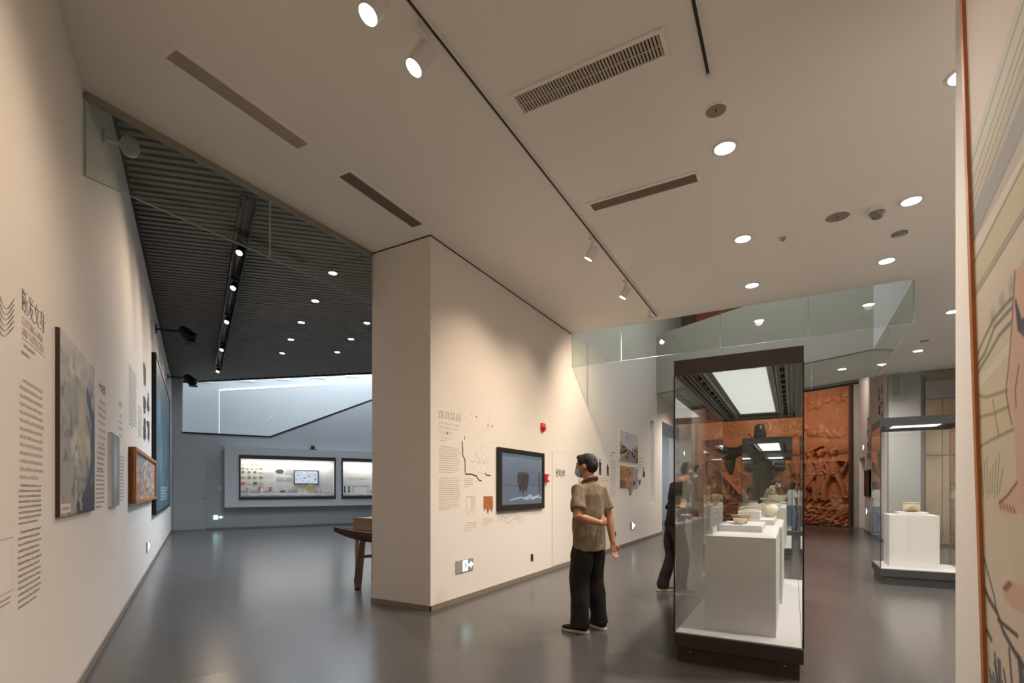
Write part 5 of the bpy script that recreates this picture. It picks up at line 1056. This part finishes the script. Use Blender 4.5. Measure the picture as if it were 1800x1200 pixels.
rm_ = bpy.data.meshes.new('terracotta_relief'); rm_.from_pydata(V.tolist(), [], np.stack([a, a+1, a+nx+1, a+nx], -1).tolist()); rm_.polygons.foreach_set('use_smooth', [True]*len(rm_.polygons))
rl = thing('terracotta_relief', 'huge terracotta brown relief wall with figures, clouds and reeds', 'relief', F_Q)
obj('relief_surface', rm_, mat('terracotta', (160, 98, 60), .55, noise=(3, .2), bump=(22, .6)), rl)
obj('edge_frame', MB().box(RW, RW+.06, 0, RH, -.02, .22).box(-.06, 0, 0, RH, -.02, .22), mat('dark_relief_edge', (84, 50, 34), .6, noise=(6, .1)), rl)
# ------------------------------------------------------------------ people
def skin_wrap(name, mb, mt, parent, voxel, smooth_it=4, wrinkle=None, M=None):
    """Overlapping limb volumes fused into one continuous surface."""
    me = mb.mesh(name); o = bpy.data.objects.new(name, me)
    r = o.modifiers.new('fuse', 'REMESH'); r.mode = 'VOXEL'; r.voxel_size = voxel; r.use_smooth_shade = True
    s = o.modifiers.new('relax', 'SMOOTH'); s.iterations = smooth_it; s.factor = .5
    m2, me = bake(o); m2.name = name; bpy.data.meshes.remove(me)
    m2.polygons.foreach_set('use_smooth', [True]*len(m2.polygons))
    if wrinkle:
        fr_, am, st = wrinkle
        n = len(m2.vertices); co = np.empty(n*3, np.float32); no = np.empty(n*3, np.float32)
        m2.vertices.foreach_get('co', co); m2.vertex_normals.foreach_get('vector', no); co = co.reshape(-1, 3); no = no.reshape(-1, 3)
        dd = np.array([mnoise.noise((p[0]*fr_, p[1]*fr_, p[2]*fr_*st))+.5*mnoise.noise((p[0]*fr_*2.3, p[1]*fr_*2.3, p[2]*fr_*st*2.3)) for p in co])
        m2.vertices.foreach_set('co', (co+no*(am*dd)[:, None]).astype(np.float32).ravel()); m2.update()
    m2.materials.clear()
    return obj(name, m2, mt, parent, M=M)
def hand(mb, wrist, d, nrm, curl, side_sign, k=1.0):
    d = Vector(d).normalized(); n_ = (Vector(nrm)-d*d.dot(Vector(nrm))).normalized(); sd = d.cross(n_).normalized()*side_sign; w = Vector(wrist)
    pe = w+d*.085*k
    mb.tube([w-d*.01*k, w+d*.03*k, w+d*.065*k, pe], [(.026*k, .019*k), (.036*k, .017*k), (.040*k, .015*k), (.037*k, .013*k)], 14, ref=n_)
    for i, L in enumerate((.072, .080, .074, .058)):
        off = sd*(.030-.020*i)*k; b = pe+off-d*.008*k; c1, c2 = curl, curl*2.0
        d1 = (d*math.cos(c1*.6)+n_*math.sin(c1*.6)+sd*(.10-.07*i)).normalized(); d2 = (d*math.cos(c1*1.5)+n_*math.sin(c1*1.5)).normalized(); d3 = (d*math.cos(c2*1.2)+n_*math.sin(c2*1.2)).normalized()
        p1 = b+d1*L*.45*k; p2 = p1+d2*L*.32*k; p3 = p2+d3*L*.27*k
        mb.tube([b, p1, p2, p3], [.0095*k, .009*k, .0082*k, .007*k], 8, round_caps=True)
    tb = w+d*.025*k+sd*.03*k; t1 = tb+(d*.6+sd*.7+n_*.2).normalized()*.035*k; t2 = t1+(d*.85+sd*.25+n_*.4).normalized()*.03*k
    mb.tube([tb, t1, t2], [.012*k, .0105*k, .008*k], 8, round_caps=True)
SKIN = mat('skin', (186, 132, 100), .55, noise=(12, .08)); HAIR = mat('black_hair', (30, 26, 23), .7, noise=(60, .3), bump=(120, .3)); MASK = mat('pale_blue_mask', (172, 196, 206), .7, noise=(30, .04), bump=(200, .1))
SOLE = mat('white_sole', (220, 208, 190), .6, noise=(20, .04)); SHOE = mat('black_knit_shoe', (24, 23, 24), .7, noise=(60, .2))
def person(label, loc, rz, H, pose, shirt, trousers, voxel=.007, sleeve=.55, wide=1.0, hairlen=0, collar=None, group=None, shoe=SHOE, mask=True):
    """Figure facing local +Y. Children: body, shirt, trousers, hair, mask, shoes."""
    k = H/1.70
    t = thing('person', label, 'person', Matrix.Translation(loc) @ Matrix.Rotation(rz, 4, 'Z'), group)
    S_ = lambda p: Vector(p)*k
    g = lambda n_, d: S_(pose.get(n_, d))
    lean = pose.get('lean', (0, 0)); L2 = Vector((lean[0], lean[1], 0))*k
    def tl(p): p = Vector(p)*k; f = max(0, min(1, (p.z/k-.9)/.5)); return p+L2*f
    shl, shr = tl((-.172, -.01, 1.365)), tl((.172, -.01, 1.365))
    ell_, elr = g('el_l', (-.25, -.04, 1.10)), g('el_r', (.25, -.04, 1.10)); wrl, wrr = g('wr_l', (-.25, .05, .86)), g('wr_r', (.25, .05, .86))
    akl, akr = g('ak_l', (-.10, 0, .09)), g('ak_r', (.10, 0, .09)); knl, knr = g('kn_l', (-.10, .03, .48)), g('kn_r', (.10, .03, .48)); hpl, hpr = S_((-.085, 0, .88)), S_((.085, 0, .88))
    hc = tl((0, 0, 1.45))+S_(pose.get('head', (0, .02, 0))); HM = Matrix.Rotation(pose.get('head_yaw', 0), 3, 'Z') @ Matrix.Rotation(pose.get('head_pitch', 0), 3, 'X')
    def hp(p): return hc+HM @ (Vector(p)*k)
    def hell(mb, p, r, seg=16, rings=10): mb.ell(hp(p), tuple(x*k for x in r), seg, rings, HM)
    b = MB()
    hell(b, (0, -.005, .145), (.074, .092, .100), 20, 14); hell(b, (0, .030, .105), (.060, .066, .085)); hell(b, (0, .062, .050), (.034, .034, .028)); hell(b, (0, .100, .112), (.013, .020, .024)); hell(b, (0, .088, .150), (.045, .018, .016)); hell(b, (0, .088, .070), (.024, .016, .010)); hell(b, (-.035, .070, .105), (.022, .025, .02)); hell(b, (.035, .070, .105), (.022, .025, .02))
    for sg in (-1, 1): hell(b, (sg*.077, -.005, .115), (.011, .024, .033), 12, 8)
    b.tube([tl((0, -.02, 1.36)), tl((0, -.018, 1.44)), hp((0, -.012, .05)), hp((0, -.005, .10))], [(.066*k, .062*k), (.058*k, .058*k), (.056*k, .058*k), (.05*k, .055*k)], 16, ref=(0, 1, 0))
    b.tube([tl((0, 0, .92)), tl((0, 0, 1.1)), tl((0, 0, 1.3)), tl((0, -.01, 1.38))], [(.14*k, .09*k), (.13*k, .085*k), (.15*k, .09*k), (.10*k, .07*k)], 18, ref=(0, 1, 0))
    for s_, e, w, nm in ((shl, ell_, wrl, 'l'), (shr, elr, wrr, 'r')):
        b.tube([s_, s_.lerp(e, .5), e, e.lerp(w, .3), w], [.055*k, .048*k, .041*k, .042*k, .027*k], 14, round_caps=True)
        hd_ = pose.get('hd_'+nm, tuple((w-e).normalized())); hand(b, w, hd_, pose.get('hn_'+nm, (0, 1, 0)), pose.get('curl_'+nm, .35), pose.get('ts_'+nm, 1), k)
    for h_, kn, ak in ((hpl, knl, akl), (hpr, knr, akr)):
        b.tube([h_+Vector((0, 0, .06*k)), h_.lerp(kn, .5), kn, kn.lerp(ak, .35), ak, ak-Vector((0, 0, .05*k))], [.08*k, .07*k, .052*k, .05*k, .034*k, .034*k], 14)
    skin_wrap('body', b, SKIN, t, voxel, 3)
    # hair
    hb = MB(); hell(hb, (0, -.012, .172), (.081, .101, .080), 20, 14); hell(hb, (0, -.050, .140), (.075, .068, .085), 18, 12); hell(hb, (0, .055, .212), (.060, .045, .030), 14, 10)
    for sg in (-1, 1): hell(hb, (sg*.066, .012, .165), (.017, .050, .045), 12, 8)
    if hairlen: hell(hb, (0, -.060, .08), (.078, .055, .13)); [hell(hb, (sg*.07, -.02, .09), (.02, .05, .10)) for sg in (-1, 1)]
    skin_wrap('hair', hb, HAIR, t, max(.006, voxel), 2, (60, .004*k, .6))
    for sg in (-1, 1): obj('eye', MB().ell(hp((sg*.032, .083, .128)), (.010*k,)*3, 12, 8), BLACK, t, smooth=True)
    if mask:
        mk = MB(); mk.ell((0, 0, 0), (.062*k, .060*k, .058*k), 24, 16); mk.v = [tuple(hp((0, .060, .072))+HM @ (Vector((x, y if y > -.012*k else -.012*k, z)))) for x, y, z in mk.v]
        mo = obj('face_mask', mk, MASK, t, smooth=True)
        for sg in (-1, 1): obj('ear_loop', MB().tube([hp((sg*.060, .055, .095)), hp((sg*.076, .02, .125)), hp((sg*.083, -.02, .120)), hp((sg*.077, .015, .07)), hp((sg*.058, .05, .05))], [.0018*k]*5, 6), WHITEM, mo)
    # shirt
    sb = MB(); hem = pose.get('hem', .80)
    sb.tube([tl((0, 0, hem)), tl((0, 0, hem+.01)), tl((0, 0, .95)), tl((0, .005, 1.08)), tl((0, 0, 1.22)), tl((0, -.01, 1.33)), tl((0, -.012, 1.40)), tl((0, -.015, 1.435))], [(.172*k*wide, .122*k*wide), (.176*k*wide, .126*k*wide), (.172*k*wide, .125*k*wide), (.172*k*wide, .122*k*wide), (.185*k, .125*k), (.180*k, .112*k), (.130*k, .088*k), (.078*k, .072*k)], 28, ref=(0, 1, 0))
    for s_, e, w in ((shl, ell_, wrl), (shr, elr, wrr)):
        inn = s_.lerp(tl((0, 0, 1.36)), .35)
        if sleeve < 1: sb.tube([inn, s_, s_.lerp(e, sleeve*.6), s_.lerp(e, sleeve+.12)], [.062*k, .066*k, .066*k, .072*k], 16)
        else: sb.tube([inn, s_, s_.lerp(e, .5), e, e.lerp(w, .5), e.lerp(w, .92)], [.07*k, .072*k, .060*k, .055*k, .050*k, .042*k], 16, round_caps=True)
    skin_wrap('shirt', sb, shirt, t, max(.009, voxel), 4, (10, .017*k, .45))
    if collar:
        obj('collar', MB().tube([tl((.070*math.sin(a), -.016+.069*math.cos(a)+(.012 if math.cos(a) > .3 else 0), 1.452-.028*math.cos(a))) for a in [2*math.pi*(q+.5)/20 for q in range(20)]], [(.007*k, .017*k)]*20, 8, ref=(0, 0, 1)), collar, t, smooth=True)
    # trousers
    tb = MB(); tb.ell(S_((0, 0, .86)), (.150*k*wide, .110*k*wide, .10*k), 24, 14)
    for h_, kn, ak in ((hpl, knl, akl), (hpr, knr, akr)):
        tb.tube([h_+Vector((0, 0, .05*k)), h_.lerp(kn, .35), h_.lerp(kn, .75), kn, kn.lerp(ak, .45), kn.lerp(ak, .85), ak-Vector((0, 0, .035*k))], [(.080*k, .088*k), (.094*k*wide, .098*k*wide), (.092*k*wide, .094*k*wide), (.084*k*wide, .088*k*wide), (.078*k*wide, .082*k*wide), (.076*k*wide, .082*k*wide), (.080*k*wide, .090*k*wide)], 20, ref=(0, 1, 0))
    skin_wrap('trousers', tb, trousers, t, max(.010, voxel), 4, (8, .017*k, .45))
    for nm, ak in (('l', akl), ('r', akr)):
        yaw = pose.get('ft_'+nm, 0); R_ = Matrix.Translation((ak.x, ak.y, 0)) @ Matrix.Rotation(yaw, 4, 'Z')
        so = MB().tube([(0, -.075*k, .055), (0, -.06*k, .055), (0, .02*k, .055), (0, .10*k, .042), (0, .165*k, .036), (0, .19*k, .032)], [(.024*k, .026), (.036*k, .036), (.038*k, .040), (.042*k, .028), (.036*k, .020), (.016*k, .010)], 16, ref=(0, 0, 1)).xf(R_)
        s1 = skin_wrap('shoe', so, shoe, t, .008, 2)
        op = [(.036*math.sin(a)*(1.0 if math.cos(a) < 0 else 1.18), -.04+.05*math.cos(a) if math.cos(a) < 0 else .08+.12*math.cos(a)) for a in [2*math.pi*q/20 for q in range(20)]]
        obj('sole', MB().prism([(x*k, y*k) for x, y in op], 0, .026).xf(R_), SOLE, s1, bevel=.006)
    return t
def cloth(name, rgb, amt=.12, sc=70): return mat(name, rgb, .85, noise=(sc, amt), bump=(150, .12), spec=.2)
man = dict(el_l=(-.285, -.085, 1.115), wr_l=(-.075, -.185, 1.055), hd_l=(1, -.10, .10), hn_l=(.2, 1, 0), curl_l=.9, ts_l=1, el_r=(.235, -.07, 1.10), wr_r=(.225, -.12, .845), hd_r=(.05, -.10, -1), hn_r=(-.3, -1, -.1), curl_r=.28, ts_r=-1,
           ak_l=(-.115, .02, .09), ak_r=(.135, -.03, .09), kn_l=(-.105, .04, .48), kn_r=(.115, .02, .48), ft_l=math.radians(12), ft_r=math.radians(-14), head=(0, .03, .018), head_yaw=math.radians(12), hem=.78)
person('man in an olive grey polo shirt and dark trousers, hands behind his back', (-1.71, 4.57, 0), math.radians(74), 1.69, man, cloth('olive_grey_polo', (134, 118, 98), .3, 60), cloth('dark_brown_trousers', (44, 39, 36)), .0075, .62, 1.10, collar=cloth('brown_collar', (92, 70, 58)))
p2 = dict(el_l=(-.24, .02, 1.10), wr_l=(-.16, .22, .98), el_r=(.24, .02, 1.10), wr_r=(.14, .24, 1.02), head=(0, .07, -.01), head_pitch=math.radians(-14), lean=(0, .10), ak_l=(-.13, -.10, .09), kn_l=(-.11, .0, .48), ak_r=(.10, .04, .09), kn_r=(.10, .08, .48), hem=.86)
person('visitor in a black long-sleeved top leaning towards the foreground showcase', (-1.36, 6.80, 0), math.radians(-58), 1.74, p2, cloth('black_top', (22, 21, 23)), cloth('charcoal_trousers', (52, 44, 42)), .011, 1.0, .92, shoe=mat('grey_shoe', (120, 112, 104), .7, noise=(30, .1)))
p3 = dict(el_l=(-.25, .05, 1.1), wr_l=(-.1, .22, 1.05), el_r=(.25, .05, 1.1), wr_r=(.1, .22, 1.05), lean=(0, .16), head=(0, .08, -.02), head_pitch=math.radians(-12), hem=.82)
person('masked visitor in a grey green top seen between the far showcases', (-.62, 14.85, 0), math.radians(-70), 1.66, p3, cloth('grey_green_top', (128, 128, 96), .5, 12), cloth('dark_green_trousers', (60, 60, 54)), .012, 1.0)
p4 = dict(el_l=(-.22, .08, 1.1), wr_l=(-.06, .2, 1.12), el_r=(.22, .08, 1.1), wr_r=(.06, .2, 1.1), hem=.88, head_pitch=math.radians(-10))
person('woman in a white short-sleeved top and blue jeans beyond the far showcases', (-.02, 18.75, 0), math.radians(-60), 1.60, p4, cloth('white_top', (222, 222, 216)), cloth('blue_jeans', (112, 136, 160)), .012, .6, .95, hairlen=1)
# ------------------------------------------------------------------ bronze statue before the relief
BRONZE = mat('dark_bronze', (64, 58, 44), .38, .7, noise=(6, .3), bump=(20, .3))
stt = thing('bronze_statue', 'tall dark bronze statue of a robed bearded figure with an outstretched arm', 'statue', Matrix.Translation((-1.02, 20.1, 0)) @ Matrix.Rotation(math.radians(195), 4, 'Z'))
obj('pedestal', MB().box(-.7, .7, -.6, .6, 0, .12), mat('stone_pedestal', (120, 112, 104), .6, noise=(9, .15)), stt, bevel=.02)
sb = MB(); K = 2.12
def SP(p): return (p[0]*K, p[1]*K, .10+p[2]*K)
def se(c, r): sb.ell(SP(c), tuple(x*K for x in r), 18, 12)
se((0, 0, 1.58), (.078, .095, .11)); se((0, .04, 1.53), (.06, .065, .08)); se((0, .075, 1.44), (.045, .035, .09)); se((0, .1, 1.57), (.014, .02, .028)); se((0, -.03, 1.64), (.084, .10, .075)); [se((s_*.078, -.01, 1.52), (.02, .05, .10)) for s_ in (-1, 1)]
sb.tube([SP(p) for p in ((0, 0, 1.35), (0, 0, 1.52))], [.07*K, .06*K], 14)
sb.tube([SP(p) for p in ((0, 0, .02), (0, 0, .3), (0, 0, .7), (0, 0, 1.0), (0, 0, 1.25), (0, 0, 1.38), (0, 0, 1.44))], [(.30*K, .24*K), (.27*K, .21*K), (.23*K, .17*K), (.19*K, .14*K), (.21*K, .14*K), (.17*K, .11*K), (.08*K, .07*K)], 28, ref=(0, 1, 0))
sb.tube([SP(p) for p in ((.17, 0, 1.36), (.34, .06, 1.24), (.50, .16, 1.20), (.60, .22, 1.22))], [.075*K, .085*K, .11*K, .10*K], 14); sb.tube([SP(p) for p in ((.50, .16, 1.18), (.50, .16, .98), (.48, .14, .84))], [(.05*K, .10*K), (.04*K, .08*K), (.02*K, .03*K)], 12)
sb.tube([SP(p) for p in ((.58, .21, 1.22), (.70, .26, 1.25))], [.032*K, .028*K], 10); hand(sb, SP((.69, .26, 1.25)), (1, .3, .2), (0, 0, -1), .4, 1, K)
sb.tube([SP(p) for p in ((-.17, 0, 1.36), (-.30, .02, 1.12), (-.26, .18, .95), (-.2, .24, .95))], [.08*K, .09*K, .09*K, .07*K], 14); hand(sb, SP((-.18, .26, .95)), (.5, 1, 0), (1, 0, 0), .7, 1, K)
for q in range(7): a = .5+q*.35; sb.tube([SP((.19*math.cos(a), .14*math.sin(a), 1.25-.02*q)), SP((.10*math.cos(a+.6), .185, .95-.04*q)), SP((-.15+.06*q, .19, .3))], [.018*K, .02*K, .022*K], 8)
skin_wrap('figure', sb, BRONZE, stt, .018, 2)
bpy.data.scenes.remove(SCRATCH)
